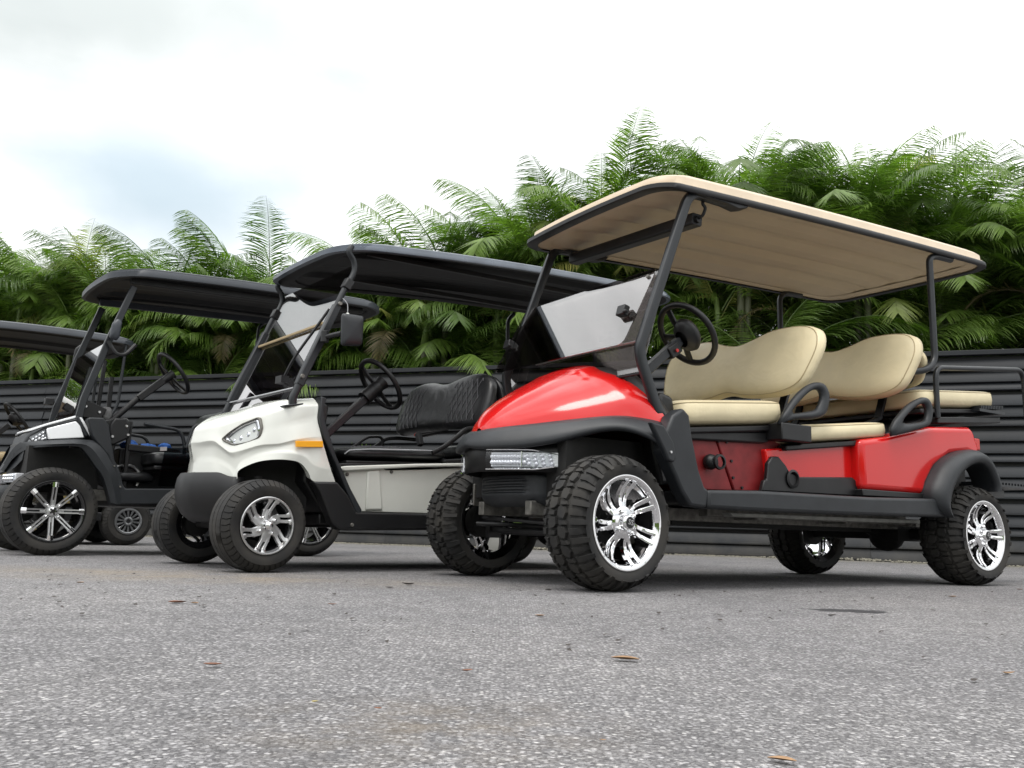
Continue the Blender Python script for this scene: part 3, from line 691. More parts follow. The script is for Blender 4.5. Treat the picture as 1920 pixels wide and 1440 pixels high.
def heart(y0, y1, z0, z1, dip=.065, bdip=.035, ys=.035):
    """two-lobed backrest outline"""
    P = [(.02, .38), (.0, .66), (.03, .88), (.12, .985), (.28, .99), (.39, .90), (.5, None), (.61, .90), (.72, 1.0), (.88, .985), (.97, .88), (1, .66), (.985, .36), (.95, .12), (.85, .02), (.72, .0), (.60, .035), (.5, -1), (.40, .035), (.28, .0), (.15, .02), (.06, .13)]
    out = []
    for u, v in P:
        y = y0 + (y1 - y0) * u
        if v is None: z = z1 - dip
        elif v == -1: z = z0 + bdip
        else: z = z0 + (z1 - z0) * v
        out.append((y, z + ys * (y - y0)))
    return out
backrest(heart(.075, 1.285, .975, 1.37), 1.36, 1.15, .075, cen=(.68, 1.18))
backrest(heart(.085, 1.285, 1.055, 1.455), 2.22, 1.20, .075, cen=(.68, 1.26))
backrest(heart(.125, 1.26, 1.13, 1.385), 2.36, 1.25, .085, tilt=-.30, flip=-1, cen=(.68, 1.26))
def cushion_box(x0, x1, y0, y1, z0, z1, th, m='vinyl', parent=None, name='seat_cushion', r=.07, ys=.0, p=5.5, base=True):
    """z0,z1 heights of the underside at x0,x1"""
    parent = parent or red
    o = fillet([V(x0, y0, 0), V(x1, y0, 0), V(x1, y1, 0), V(x0, y1, 0)], r, 6, True)
    d = []
    for i in range(len(o)):
        a, c = o[i], o[(i + 1) % len(o)]; n = max(1, int((a - c).length / .08)); d += [a.lerp(c, k / n) for k in range(n)]
    sl_ = (z1 - z0) / (x1 - x0); cx = (x0 + x1) / 2
    f = lambda u, v, w_: V(u, v, z0 + sl_ * (u - x0) + ys * (v - y0) + th * .45 + w_)
    b = B(); b.cushion([(q.x, q.y) for q in d], f, th * .55, bt=th * .45, p=p, rings=8); obj(name, b, m, parent, smooth=180)
    if m == 'vinyl':
        cy_ = (y0 + y1) / 2; k_ = .985; wv_ = th * .55 * (1 - k_ ** p) ** (1 / p)
        b = B(); b.tube([f(sum(q.x for q in d) / len(d) + (q.x - sum(g_.x for g_ in d) / len(d)) * k_, cy_ + (q.y - cy_) * k_, wv_) for q in d], .003, 6, closed=True); obj('piping', b, 'seam', parent)
    if base:
        b = B(); q = .02; pts = [(x0 + q, z0), (x1 - q, z1), (x1 - q, z1 - .03), (x0 + q, z0 - .03)]; b.prism(pts, y0 + q, y1 - q); obj('seat_base', b, 'black', parent, bevel=.008)
cushion_box(.44, 1.12, .12, 1.26, .735, .800, .140)
cushion_box(1.10, 1.94, .10, 1.28, .700, .795, .105)
cushion_box(2.30, 3.085, .13, 1.25, 1.005, 1.075, .125)
b = B(); b.prism([(.46, .715), (1.12, .772), (1.13, .742), (1.0, .70), (.50, .68)], .16, 1.22); b.box(1.02, 1.32, .14, 1.24, .735, .80); obj('seat_frame', b, 'black', red, bevel=.01)
b = B(); b.prism([(1.94, .80), (2.42, .97), (3.02, 1.02), (2.98, .985), (2.70, .945), (2.3, .89)], .20, 1.18); b.box(2.44, 2.76, .45, .95, .9, 1.0); obj('seat_frame', b, 'black', red, bevel=.01)
for y in (.38, 1.0):
    b = B(); b.rtube([(1.15, y, .80), (1.36, y, .86), (1.43, y, 1.02), (1.50, y, 1.25)], .05, .02); obj('backrest_bracket', b, 'black', red)
    b = B(); b.rtube([(1.98, y, .86), (2.24, y, .96), (2.30, y, 1.1), (2.34, y, 1.3)], .05, .02); obj('backrest_bracket', b, 'black', red)
def armrest(P, I, y, mirror=None):
    P = crs([V(a, 0, c) for a, c in P], 4, True); I = crs([V(a, 0, c) for a, c in I], 4, True)
    n = 48
    def rs(Q):
        L = len(Q); c = sum(Q, V(0, 0, 0)) / L; Q2 = sorted(Q, key=lambda p: math.atan2(p.z - c.z, p.x - c.x)); return Q2
    b = B(); O_ = []; N_ = []
    c = sum(I, V(0, 0, 0)) / len(I)
    def hit(Q, a):
        best = None; d = V(math.cos(a), 0, math.sin(a))
        for i in range(len(Q)):
            p, q = Q[i], Q[(i + 1) % len(Q)]; e = q - p; den = d.x * e.z - d.z * e.x
            if abs(den) < 1e-9: continue
            t = ((p.x - c.x) * e.z - (p.z - c.z) * e.x) / den; u = ((p.x - c.x) * d.z - (p.z - c.z) * d.x) / den
            if t > 0 and -.001 <= u <= 1.001 and (best is None or t > best): best = t
        return c + d * (best or .01)
    for k in range(n):
        a = 2 * math.pi * k / n; o_ = hit(P, a); i_ = hit(I, a); row = []
        m = (o_ + i_) / 2; h = (o_ - i_) / 2
        for j in range(10):
            t = 2 * math.pi * j / 10; row.append(m + h * math.cos(t) + V(0, .022 * math.sin(t), 0) + V(0, y, 0))
        O_.append(row)
    b.grid(O_, cu=True, cv=True); obj('armrest', b, 'trim', red, smooth=180, mirror=mirror)
A1 = [(1.012, .795), (1.085, .888), (1.16, .96), (1.243, 1.014), (1.32, 1.036), (1.375, 1.025), (1.403, .976), (1.39, .91), (1.353, .862), (1.252, .836), (1.122, .822), (1.02, .79)]
I1 = [(1.105, .857), (1.17, .92), (1.242, .972), (1.29, .992), (1.325, .99), (1.338, .96), (1.32, .92), (1.285, .888), (1.20, .868)]
A2 = [(1.869, .81), (1.90, .87), (1.962, .925), (2.05, .99), (2.149, 1.035), (2.22, 1.048), (2.265, 1.02), (2.272, .965), (2.25, .905), (2.196, .873), (2.05, .835), (1.896, .80)]
I2 = [(1.985, .885), (2.06, .95), (2.149, .998), (2.195, 1.005), (2.215, .985), (2.215, .95), (2.19, .915), (2.10, .893)]
for mm in (None, YC): armrest(A1, I1, .08, mm); armrest(A2, I2, .06, mm)
b = B(); b.box(1.02, 1.24, .06, .16, .715, .80); obj('armrest_bracket', b, 'black', red, bevel=.006)
b = B(); b.box(1.02, 1.24, 1.22, 1.32, .715, .80); obj('armrest_bracket', b, 'black', red, bevel=.006)
# steering
steering_wheel(red, (.675, .355, 1.245), (.80, 0, .60), .166, spin=R(95))
b = B(); b.rtube([(.36, .36, .985), (.62, .36, 1.20)], .05, .045); obj('steering_column', b, 'metal', red)
b = B(); b.box(.53, .61, .325, .395, 1.115, 1.175, Matrix.Translation((.57, .36, 1.145)) @ Matrix.Rotation(R(-38), 4, 'Y') @ Matrix.Translation((-.57, -.36, -1.145))); o = obj('column_switch', b, 'black', red, bevel=.006)
b = B(); b.cyl((.57, .318, 1.14), (.57, .312, 1.14), .009, 12); obj('key_switch', b, 'redlens', red)
# posts
FP = [(.335, .66), (.30, .726), (.237, .857), (.180, .985), (.163, 1.06), (.185, 1.13), (.289, 1.40), (.416, 1.735), (.455, 1.83), (.50, 1.872), (.58, 1.885), (.78, 1.885)]
for sg in (0, 1):
    y = .12 if not sg else 2 * YC - .12; dz = 0 if not sg else .02
    pth = [V(x, y, z + (dz if z > 1 else 0)) for x, z in FP]; pth = pth[:3] + crs(pth[3:], 4)
    b = B(); b.rtube(pth, .032, .046); obj('front_post', b, 'metal', red, smooth=50)
    b = B(); pth = fillet([V(2.20, y + (.05 if not sg else -.05), 1.20), V(2.36, y, 1.235), V(2.432, y, 1.30), V(2.432, y, 1.93), V(2.50, y, 1.955 + dz), V(2.66, y, 1.962 + dz)], .06, 6); b.tube(pth, .020, 12); obj('rear_post', b, 'metal', red, smooth=60)
    b = B(); b.prism([(.50, 1.865 + dz), (.56, 1.885 + dz), (.86, 1.898 + dz), (.84, 1.872 + dz), (.78, 1.855 + dz), (.70, 1.865 + dz)], y - .03, y + .03); obj('roof_bracket', b, 'black', red, bevel=.004)
# roof
roof_shell(red, .265, 3.055, .085, 1.285, 1.862, 1.985, .105, .030, .13, 'beige', 'liner', trim='black', ribs=5, bow=.035, ys=.012, arch=.012)
# rolled sun shade under the roof
b = B(); b.rtube([(.60, .20, 1.792), (.585, 1.22, 1.842)], .062, .07, upv=(0, 0, 1)); obj('sun_shade', b, 'black', red, bevel=.004)
b = B(); b.tube(fillet([(.60, .19, 1.795), (.60, .16, 1.80), (.61, .15, 1.84), (.585, .15, 1.855), (.60, .15, 1.885)], .02, 5), .008, 8); b.cyl((.60, .20, 1.792), (.60, .185, 1.792), .02, 12); obj('shade_hook', b, 'black', red)
# windscreen: lower pane and the folded-down upper pane in front of it
def pane(c, x_of_z, y0, y1, z0, z1, m, parent, th=.006, zt1=0, r=.04, name='windscreen', tilt=0):
    pts = fillet([V(0, y0, z0), V(0, y1, z0 + tilt), V(0, y1, z1 + tilt + zt1), V(0, y0, z1)], r, 5, True)
    P = [V(x_of_z(p.z - (tilt * (p.y - y0) / (y1 - y0))), p.y, p.z) for p in pts]; b = B(); b.ext(P, V(th * .96, 0, -th * .28)); return obj(name, b, m, parent, smooth=30)
wx = lambda z: .24 + .30 * (z - 1.15)
pane(0, wx, .135, 1.32, .955, 1.475, 'tint', red, tilt=.02)
pane(0, lambda z: wx(1.478) - .03 + .52 * (z - 1.478), .17, 1.30, 1.085, 1.482, 'tint', red, tilt=.02, name='folded_windscreen')
b = B(); b.tube([(wx(1.118) - .012, .16, 1.118), (wx(1.13) - .012, 1.05, 1.133)], .005, 8); obj('windscreen_hinge', b, 'alu', red)
b = B(); b.rtube([(wx(.955), .13, .955), (wx(.965), 1.33, .968)], .012, .016, upv=(0, 0, 1)); obj('windscreen_seal', b, 'black', red)
fx = lambda z: .308 + .52 * (z - 1.478)
for y, z in ((.255, 1.262), (1.27, 1.27)):
    x = fx(z) - .012; T = Matrix.Translation((x, y, z)) @ Matrix.Rotation(R(16), 4, 'Y'); b = B(); b.box(-.028, .006, -.028, .028, -.025, .025, T); b.box(-.03, -.012, -.045, -.02, -.02, -.006, T); obj('windscreen_clip', b, 'black', red, bevel=.004)
for p in ((fx(1.44) - .004, .205, 1.44), (wx(1.115) - .01, .165, 1.105)): bolt(red, p, .011, 'steel', (-1, 0, .3))
bolt(red, (fx(1.455) - .004, 1.275, 1.455), .011, 'black', (-1, 0, .3))
# small mirror bracket seen through the screen
b = B(); b.box(.22, .26, .40, .50, 1.165, 1.20); obj('screen_latch', b, 'black', red, bevel=.004)
# rear hand rails and foot platform
for y in (.12, 2 * YC - .12):
    b = B(); pth = fillet([V(2.43, y, .955), V(2.432, y, 1.255), V(3.41, y, 1.362), V(3.42, y, .60)], [0, .07, .09, 0], 6); b.tube(pth, .016, 10); obj('grab_rail', b, 'metal', red, smooth=60)
b = B(); b.prism([(2.43, .962), (3.10, 1.022), (3.10, .985), (2.43, .925)], .12, 2 * YC - .12); obj('seat_deck', b, 'black', red, bevel=.005)
b = B()
for i in range(14): b.box(2.86 + i * .018, 2.869 + i * .018, .10, .30, 1.050 + i * .0015, 1.072 + i * .0015)
b.box(2.84, 3.12, .10, .30, 1.035, 1.052); obj('grip_plate', b, 'metal', red)
b = B(); b.box(2.88, 3.46, .12, 2 * YC - .12, .588, .60)
for i in range(16): b.box(2.90 + i * .035, 2.915 + i * .035, .13, 2 * YC - .13, .60, .615)
b.box(2.80, 3.42, .3, .34, .54, .588); b.box(2.80, 3.42, 1.04, 1.08, .54, .588); obj('foot_platform', b, 'metal', red)
b = B(); b.box(2.735, 2.80, .088, .12, .79, .86); obj('tail_light', b, 'redlens', red, bevel=.006)
# wheels
wheel('mud', red, (0, .0, .285), R(5.5), R(12))
wheel('mud', red, (L_, .0, .285), 0, R(40))
wheel('mud', red, (0, 2 * YC, .285), R(185.5), R(65))
wheel('mud', red, (L_, 2 * YC, .285), R(180), R(20))
# ------------------------------------------------------------------ WHITE CART
whi = thing('golf_cart', 'white golf cart with orange side reflector, black quilted seats and dark windscreen', 'golf cart',
            (-1.185, 4.327, 0), frame_rz(.902), 'golf carts parked in a row', origin=(.83, .59))
WC = .59
def wm(p, c=WC): return V(p[0], 2 * c - p[1], p[2])
COLS = [  # A bottom/arch edge, B lip, C belt, D mid, E shoulder, F, G centre
 [(-.195, .59, .490), (-.192, .59, .55), (-.217, .59, .658), (-.213, .59, .70), (-.205, .59, .725), (-.203, .59, .73), (-.200, .59, .738)],
 [(-.188, .52, .490), (-.186, .53, .55), (-.197, .516, .657), (-.192, .515, .70), (-.182, .515, .735), (-.178, .55, .752), (-.172, .59, .768)],
 [(-.160, .40, .491), (-.162, .42, .55), (-.168, .399, .660), (-.158, .395, .70), (-.146, .395, .742), (-.13, .46, .785), (-.12, .59, .808)],
 [(-.130, .335, .488), (-.137, .36, .54), (-.143, .343, .632), (-.128, .345, .675), (-.108, .335, .758), (-.08, .42, .808), (-.06, .59, .833)],
 [(-.100, .275, .468), (-.106, .29, .51), (-.115, .285, .598), (-.095, .290, .66), (-.072, .272, .775), (-.04, .37, .828), (-.01, .59, .850)],
 [(-.083, .235, .458), (-.091, .258, .480), (-.090, .245, .602), (-.070, .250, .67), (-.045, .235, .785), (-.02, .34, .840), (.02, .59, .862)],
 [(-.082, .229, .501), (-.079, .240, .527), (-.065, .208, .612), (-.045, .205, .68), (-.020, .195, .792), (.0, .31, .850), (.05, .59, .874)],
 [(-.047, .182, .533), (-.044, .190, .561), (-.030, .160, .628), (-.015, .165, .70), (.005, .160, .798), (.03, .28, .860), (.08, .59, .885)],
 [(-.004, .130, .554), (-.001, .138, .585), (.005, .125, .638), (.015, .130, .72), (.035, .125, .812), (.06, .25, .872), (.11, .59, .900)],
 [(.060, .078, .564), (.062, .082, .600), (.065, .080, .645), (.070, .090, .74), (.085, .090, .832), (.10, .20, .885), (.14, .59, .915)],
 [(.128, .045, .562), (.130, .038, .598), (.130, .046, .668), (.140, .065, .76), (.150, .065, .850), (.15, .14, .895), (.175, .59, .930)],
 [(.174, .036, .547), (.190, .026, .582), (.200, .036, .685), (.200, .055, .78), (.200, .055, .858), (.20, .13, .902), (.205, .59, .938)],
 [(.214, .032, .504), (.235, .022, .545), (.240, .032, .692), (.232, .050, .79), (.232, .052, .862), (.235, .125, .907), (.235, .59, .944)],
 [(.245, .030, .462), (.288, .022, .530), (.262, .030, .695), (.242, .045, .79), (.245, .050, .865), (.25, .12, .909), (.255, .59, .948)],
 [(.367, .030, .466), (.335, .026, .530), (.272, .030, .697), (.248, .043, .79), (.252, .048, .866), (.256, .12, .910), (.262, .59, .950)]]
def body_front(cols, mirror_c, n=4):
    # interpolate every feature line along the body, then fillet across the lines
    lines = list(zip(*cols)); L = [crs([V(*p) for p in l], n) for l in lines]; rows = []
    for k in range(len(L[0])):
        pts = [l[k] for l in L]
        A_, B_, C_, D_, E_, F_, G_ = pts; t_ = k / (len(L[0]) - 1); side = min(1, max(0, (t_ - .25) / .35)); inn = V(1 - side, side, 0)
        w1 = min(1, max(0, (t_ - .0) / .1)) * min(1, max(.25, (1.0 - t_) / .3))
        C2 = C_.lerp(B_, .22) + inn * .012 * w1; B2 = C_.lerp(B_, .74) + inn * .008 * w1; D = D_ + inn * .004
        q = fillet([A_, B_, B2, C2, C_, D, E_, F_, G_], [0, .007, .010, .014, .004, .02, .014, .04, 0], 3); a = pts[0]
        q = [a + V(.01 if 0 else 0, .05, .012), a + V(0, .012, .004)] + q
        rows.append(q + [V(p.x, 2 * mirror_c - p.y, p.z) for p in q[::-1][1:]])
    b = B(); b.grid(rows); return b
obj('front_body', body_front(COLS, WC), 'white', whi, smooth=35)
# raised spine lines of the bonnet
# headlight (near and far)
HL = [(-.132, .667), (-.105, .706), (-.066, .747), (-.011, .781), (-.002, .725), (-.007, .673), (-.043, .650), (-.090, .634), (-.113, .650)]
def on_side(x, z, o=0):
    y = .156 + (-.004 - x) * 1.52 + max(0, z - .72) * .10
    return V(x - o * .83, y - o * .55, z + o * .1)
for sg in (0, 1):
    g = (lambda p: V(p.x, p.y, p.z)) if not sg else (lambda p: V(p.x, 2 * WC - p.y, p.z))
    ol = fillet([V(x, 0, z) for x, z in HL], .012, 3, True); cx = sum(p.x for p in ol) / len(ol); cz = sum(p.z for p in ol) / len(ol)
    rg = lambda s, o: [g(on_side(cx + (p.x - cx) * s, cz + (p.z - cz) * s, o)) for p in ol]
    b = B(); b.grid([rg(1.06, -.02), rg(1.05, .010), rg(.98, .014), rg(.93, .010), rg(.90, -.006)], cu=True); h = obj('headlight', b, 'steel', whi, smooth=60)
    def sub2(name, bb, m, **k): o = obj(name, bb, m, None, off=whi['_o'], **k); o.parent = h; return o
    b = B(); vv = b.grid([rg(.95, .008), rg(.8, .013), rg(.4, .016), rg(.02, .017)], cu=True); sub2('lens', b, 'clear', smooth=60)
    b = B(); b.grid([rg(.92, .0), rg(.80, -.004), rg(.74, .002), rg(.68, -.004), rg(.5, -.02), rg(.02, -.024)], cu=True); sub2('reflector_housing', b, 'gun', smooth=40)
    b = B(); b.grid([rg(.90, .004), rg(.84, .007), rg(.78, .002)], cu=True); sub2('light_ring', b, 'chrome', smooth=60)
    b = B()
    for x, z, r in ((-.070, .672, .017), (-.045, .690, .018), (-.028, .715, .016), (-.092, .660, .012)):
        c = g(on_side(x, z, -.004)); b.sphere(c, r, 12, 8, .7, .7, 1)
    sub2('projector', b, 'reflector', smooth=60)
# black strip between white panel and door opening, lower pillar, sill
for sg in (0, 1):
    my = (lambda y: y) if not sg else (lambda y: 2 * WC - y)
    b = B(); b.prism([(.252, .908), (.285, .90), (.272, .84), (.285, .775), (.36, .60), (.455, .435), (.53, .325), (.52, .30), (.49, .315), (.428, .43), (.366, .55), (.277, .70), (.250, .79)], my(.018), my(.09)); obj('door_edge', b, 'trim', whi, bevel=.006)
    b = B(); b.prism([(.236, .460), (.372, .466), (.44, .40), (.495, .312), (2.05, .335), (2.05, .255), (.46, .215), (.405, .215), (.355, .25), (.315, .33), (.275, .41)], my(.012), my(.085)); obj('side_sill', b, 'black', whi, bevel=.012, bseg=3)
    b = B(); b.prism([(.455, .535), (.56, .545), (.56, .555), (.69, .562), (.72, .552), (.95, .57), (1.22, .60), (1.50, .62), (1.50, .325), (.52, .318)], my(.11), my(.16)); obj('side_panel', b, 'ivory', whi, bevel=.006)
    b = B(); b.prism([(.592, .54), (.672, .55), (.705, .33), (.597, .325)], my(.098), my(.12)); obj('panel_boss', b, 'ivory', whi, bevel=.012, bseg=3)
    b = B(); b.prism([(.395, .545), (.46, .558), (.90, .60), (1.50, .648), (1.50, .625), (.95, .585), (.60, .548), (.45, .53)], my(.085), my(.20)); obj('panel_rim', b, 'ivory', whi, bevel=.006)
    b = B(); b.prism([(.130, .6615), (.276, .673), (.281, .641), (.133, .631)], my(.018), my(.036)); obj('side_reflector', b, 'orange', whi, bevel=.0015)
for p in ((.475, .515), (.75, .545), (.47, .245)): bolt(whi, (p[0], .106 if p[1] > .3 else .010, p[1]), .010 if p[1] > .3 else .011, 'steel')
b = B(); b.box(.35, 1.9, .16, 1.02, .24, .30); b.box(.45, 1.5, .17, 1.01, .3, .56); obj('floor_pan', b, 'black', whi, bevel=.01)
b = B(); b.ext([V(-.02, .36, .30), V(.30, .22, .30), V(.30, .96, .30), V(-.02, .82, .30)], (0, 0, .34)); obj('wheel_well', b, 'dark', whi)
b = B(); b.prism([(1.50, .62), (2.2, .68), (2.85, .64), (2.88, .45), (2.65, .48), (2.35, .53), (2.12, .48), (2.04, .34), (1.50, .33)], .10, 1.08); obj('rear_body', b, 'ivory', whi, bevel=.02, bseg=3)
b = B(); b.prism([(.25, .86), (.31, .90), (.36, .88), (.34, .60), (.45, .32), (.36, .30), (.24, .46)], .14, 1.04); obj('dashboard', b, 'black', whi, bevel=.012)
b = B()
b.tube([(0, .2, .23), (0, .98, .23)], .025, 10); b.tube([(.0, .22, .30), (.22, .5, .26)], .012, 8); b.tube([(.03, .2, .24), (.03, .24, .48)], .02, 10); b.tube([(.03, .98, .24), (.03, .94, .48)], .02, 10); obj('front_axle', b, 'dark', whi)
b = B(); b.tube([(2.35, .15, .23), (2.35, 1.03, .23)], .035, 12); b.sphere((2.35, .59, .23), .09, 14, 8); obj('rear_axle', b, 'dark', whi)
# bumper skirt under the nose
BL = [(.492, .0, 0), (.470, .012, .01), (.43, .018, .018), (.38, .018, .016), (.325, .004, .0), (.28, -.02, -.03), (.245, -.06, -.10), (.235, -.10, -.16)]
PLB = [(-.030, .262), (-.085, .236), (-.112, .262), (-.145, .322), (-.188, .405), (-.222, .48), (-.238, .545), (-.240, .59)]
rows = []
for z, ox, oy in [(.485, -.03, -.02)] + BL:
    row = [V(x - ox * (1 if y > .30 else .3), y - oy * (1 if y < .3 else .4), z - (.022 if y < .27 else 0) * (1 if z > .4 else 0)) for x, y in PLB]; q = fillet(row, .02, 3); rows.append(q + [wm(p) for p in q[::-1][1:]])
b = B(); b.grid(rows); obj('front_bumper', b, 'black', whi, smooth=35, solid=.006)
# seats with quilted panels
def quilt(o, cols, m='seam'): pass
def seam(parent, pts, r=.0016, m='stitch', name='stitching'):
    b = B()
    for l in pts: b.tube(l, r, 4)
    o = obj(name, b, m, parent, smooth=0); o['kind'] = 'stuff'; return o
M['stitch'] = mat('grey_stitching', (.13, .13, .14), .7)
M['piping'] = mat('grey_piping', (.42, .43, .45), .5)
WB = [(.06, .93), (.052, 1.02), (.075, 1.12), (.14, 1.185), (.24, 1.212), (.36, 1.210), (.46, 1.195), (.56, 1.180), (.66, 1.187), (.78, 1.212), (.92, 1.215), (1.04, 1.185), (1.11, 1.10), (1.125, .99), (1.10, .895), (1.02, .865), (.80, .872), (.56, .868), (.36, .855), (.18, .848), (.09, .862)]
backrest(WB, 1.40, .95, .075, m='bvinyl', tilt=.30, parent=whi, cen=(.59, 1.03), p=3.4)
def on_back(u, v, e=.002):
    # front skin of the white cart's backrest
    s = max(abs(u - .59) / .535, abs(v - 1.03) / .175); w_ = .075 * (1 - min(1, s) ** 3.4) ** (1 / 3.4) + e
    return V(1.40 + .30 * (v - .95) - w_, u, v + w_ * .27)
L1 = []
for (ua, ub) in ((.15, .43), (.78, 1.03)):
    sp = .052; k0 = int((ua - .6) / sp) - 2
    for k in range(-14, 30):
        for dr in (-1, 1):
            ln = []
            for i in range(15):
                v = .885 + .27 * i / 14; u = ua + k * sp + dr * (v - 1.03) * .42 + (0.12 if False else 0)
                if ua - .01 <= u <= ub: ln.append(on_back(u, v))
                elif len(ln) > 1: L1.append(ln); ln = []
                else: ln = []
            if len(ln) > 1: L1.append(ln)
for l in L1: pass
seam(whi, L1, .0018)
b = B(); o = crs([V(a, c, 0) for a, c in WB], 4, True); b.tube([V(1.40 + .30 * (p.y - .95) - .010, .59 + (p.x - .59) * .985, 1.03 + (p.y - 1.03) * .985) for p in o if p.x < .5 or p.y > 1.1], .0035, 6); obj('piping', b, 'piping', whi)
cushion_box(.47, 1.16, .135, 1.045, .595, .628, .085, m='bvinyl', parent=whi, p=3.2, r=.09)
L2 = []
for k in range(26):
    for dr in (-1, 1):
        ln = []
        for i in range(13):
            x = .58 + .30 * i / 12; y = .10 + k * .055 + dr * (x - .73) * .6
            if .20 < y < .50 or .70 < y < .98: ln.append(V(x, y, .595 + .0478 * (x - .47) + .0866 - .012 * max(0, (abs(x - .81) / .34)) ** 3))
            elif len(ln) > 1: L2.append(ln); ln = []
            else: ln = []
        if len(ln) > 1: L2.append(ln)
seam(whi, L2, .0016)
b = B(); b.tube([(.48, .16, .628), (.50, .145, .65), (.62, .137, .664), (.90, .137, .682), (1.08, .145, .690), (1.15, .22, .69)], .0035, 6); obj('piping', b, 'piping', whi)
b = B(); b.prism([(.40, .560), (.45, .575), (1.19, .612), (1.56, .65), (1.56, .625), (1.0, .595), (.46, .553)], .12, 1.06); obj('seat_base', b, 'black', whi, bevel=.006)
b = B(); b.prism([(1.10, .64), (1.60, .69), (1.75, .70), (1.75, .66), (1.12, .615)], .11, 1.07); obj('rear_deck', b, 'black', whi, bevel=.008)
# rear-facing bench behind (mostly hidden)
cushion_box(1.62, 2.15, .12, 1.06, .72, .75, .09, m='bvinyl', parent=whi)
backrest([(a, c + .0) for a, c in WB], 1.50, .97, .06, m='bvinyl', tilt=-.12, flip=-1, parent=whi, cen=(.59, 1.03))
for y in (.11, 1.07):
    b = B(); pth = crs([V(1.02, y, .672), V(1.10, y, .715), V(1.20, y, .79), V(1.26, y, .835), V(1.36, y, .850), V(1.50, y, .852)], 4); b.rtube(pth, .022, .026); obj('armrest', b, 'black', whi, smooth=60)
b = B(); b.tube(crs([V(.82, 1.0, .66), (.90, 1.0, .70), (1.06, 1.0, .815), (1.12, 1.0, .835), (1.18, 1.0, .835), (1.20, 1.0, .79), (1.19, 1.0, .70)], 4), .010, 8); obj('armrest_hoop', b, 'black', whi, smooth=60)
b = B(); b.box(1.13, 1.165, .44, .475, .74, .83, Matrix.Translation((1.15, .46, .78)) @ Matrix.Rotation(R(-25), 4, 'X') @ Matrix.Translation((-1.15, -.46, -.78))); bb = obj('seat_belt_buckle', b, 'black', whi, bevel=.006)
b = B(); b.box(1.138, 1.158, .47, .492, .825, .837, Matrix.Translation((1.15, .46, .78)) @ Matrix.Rotation(R(-25), 4, 'X') @ Matrix.Translation((-1.15, -.46, -.78))); o = obj('release_button', b, 'redlens', None, off=whi['_o']); o.parent = bb
# steering
steering_wheel(whi, (.815, .40, 1.085), (.78, 0, .62), .165, rr=.015, boss=False, spin=R(80))
b = B(); b.rtube([(.40, .40, .675), (.735, .40, 1.005)], .05, .045); obj('steering_column', b, 'metal', whi)
b = B(); b.cyl((.71, .40, .985), (.80, .40, 1.07), .045, 16, .04); b.cyl((.79, .40, 1.06), (.83, .40, 1.10), .032, 14, .045); obj('steering_hub', b, 'black', whi)
# posts, roof, glass
WP = [(.135, .845), (.131, .89), (.146, .93), (.167, .985)]
WP2 = [(.160, .965), (.185, 1.035), (.35, 1.43)]
for sg in (0, 1):
    y = .105 if not sg else 2 * WC - .105
    b = B(); b.rtube(crs([V(a, y, c) for a, c in WP], 3), .035, .036); obj('front_post', b, 'metal', whi, smooth=60)
    b = B(); b.tube(crs([V(.345, y, 1.42), V(.385, y, 1.52), V(.43, y, 1.61), V(.445, y, 1.66), V(.435, y, 1.71), V(.405, y, 1.75), V(.42, y, 1.79)], 4), .017, 12); obj('upper_post', b, 'metal', whi, smooth=60)
    b = B(); b.rtube([V(a, y, c) for a, c in WP2], .045, .045); obj('post_sleeve', b, 'metal', whi, bevel=.002)
    b = B(); b.rtube([V(.395, y, 1.535), V(.42, y, 1.59)], .05, .052); obj('post_clamp', b, 'black', whi, bevel=.004)
    b = B(); b.rtube([V(.13, y, .848), V(.128, y, .858)], .075, .11); obj('post_foot', b, 'trim', whi, bevel=.004)
    b = B(); b.tube(fillet([V(2.25, y, .62), V(2.32, y, 1.2), V(2.30, y, 1.86), V(2.36, y, 1.92)], .05, 5), .016, 10); obj('rear_post', b, 'metal', whi)
bolt(whi, (.165, .075, 1.01), .013, 'steel'); bolt(whi, (.355, .075, 1.44), .012, 'steel')
roof_shell(whi, .34, 3.16, .06, 1.12, 1.75, 1.99, .050, .030, .20, 'silverroof', 'underroof', ribs=2, bow=.04, arch=.035, rim_r=.03)
b = B(); b.rtube([(.62, .30, 1.84), (2.9, .30, 1.95)], .03, .025, upv=(0, 0, 1)); obj('roof_rail', b, 'black', whi)
b = B(); b.rtube([(.62, .88, 1.84), (2.9, .88, 1.95)], .03, .025, upv=(0, 0, 1)); obj('roof_rail', b, 'black', whi)
ww = lambda z: .135 + .42 * (z - .90)
pane(0, ww, .13, 1.09, .885, 1.335, 'tint2', whi)
pane(0, lambda z: ww(z) - .008, .13, 1.09, 1.338, 1.70, 'tint', whi, name='upper_windscreen', zt1=.0)
b = B(); b.rtube([(ww(1.335) - .014, .13, 1.335), (ww(1.335) - .014, 1.09, 1.335)], .014, .012, upv=(0, 0, 1)); o = obj('windscreen_strip', b, 'tanvinyl', whi)
b = B(); b.rtube([(ww(.96) - .008, .13, .955), (ww(.96) - .008, 1.09, .965)], .006, .01, upv=(0, 0, 1)); obj('windscreen_seal', b, 'piping', whi)
b = B(); b.box(ww(1.56) - .02, ww(1.56) + .01, 1.06, 1.10, 1.55, 1.60); obj('windscreen_clip', b, 'black', whi, bevel=.004)
b = B(); b.tube(crs([V(ww(1.03) - .02, .33, 1.03), V(ww(1.12) - .03, .27, 1.14), V(ww(1.30) - .03, .20, 1.30), V(ww(1.42) - .02, .16, 1.42)], 4), .008, 6); b.box(ww(1.03) - .05, ww(1.03) - .005, .29, .37, 1.0, 1.04); wp = obj('wiper', b, 'black', whi)
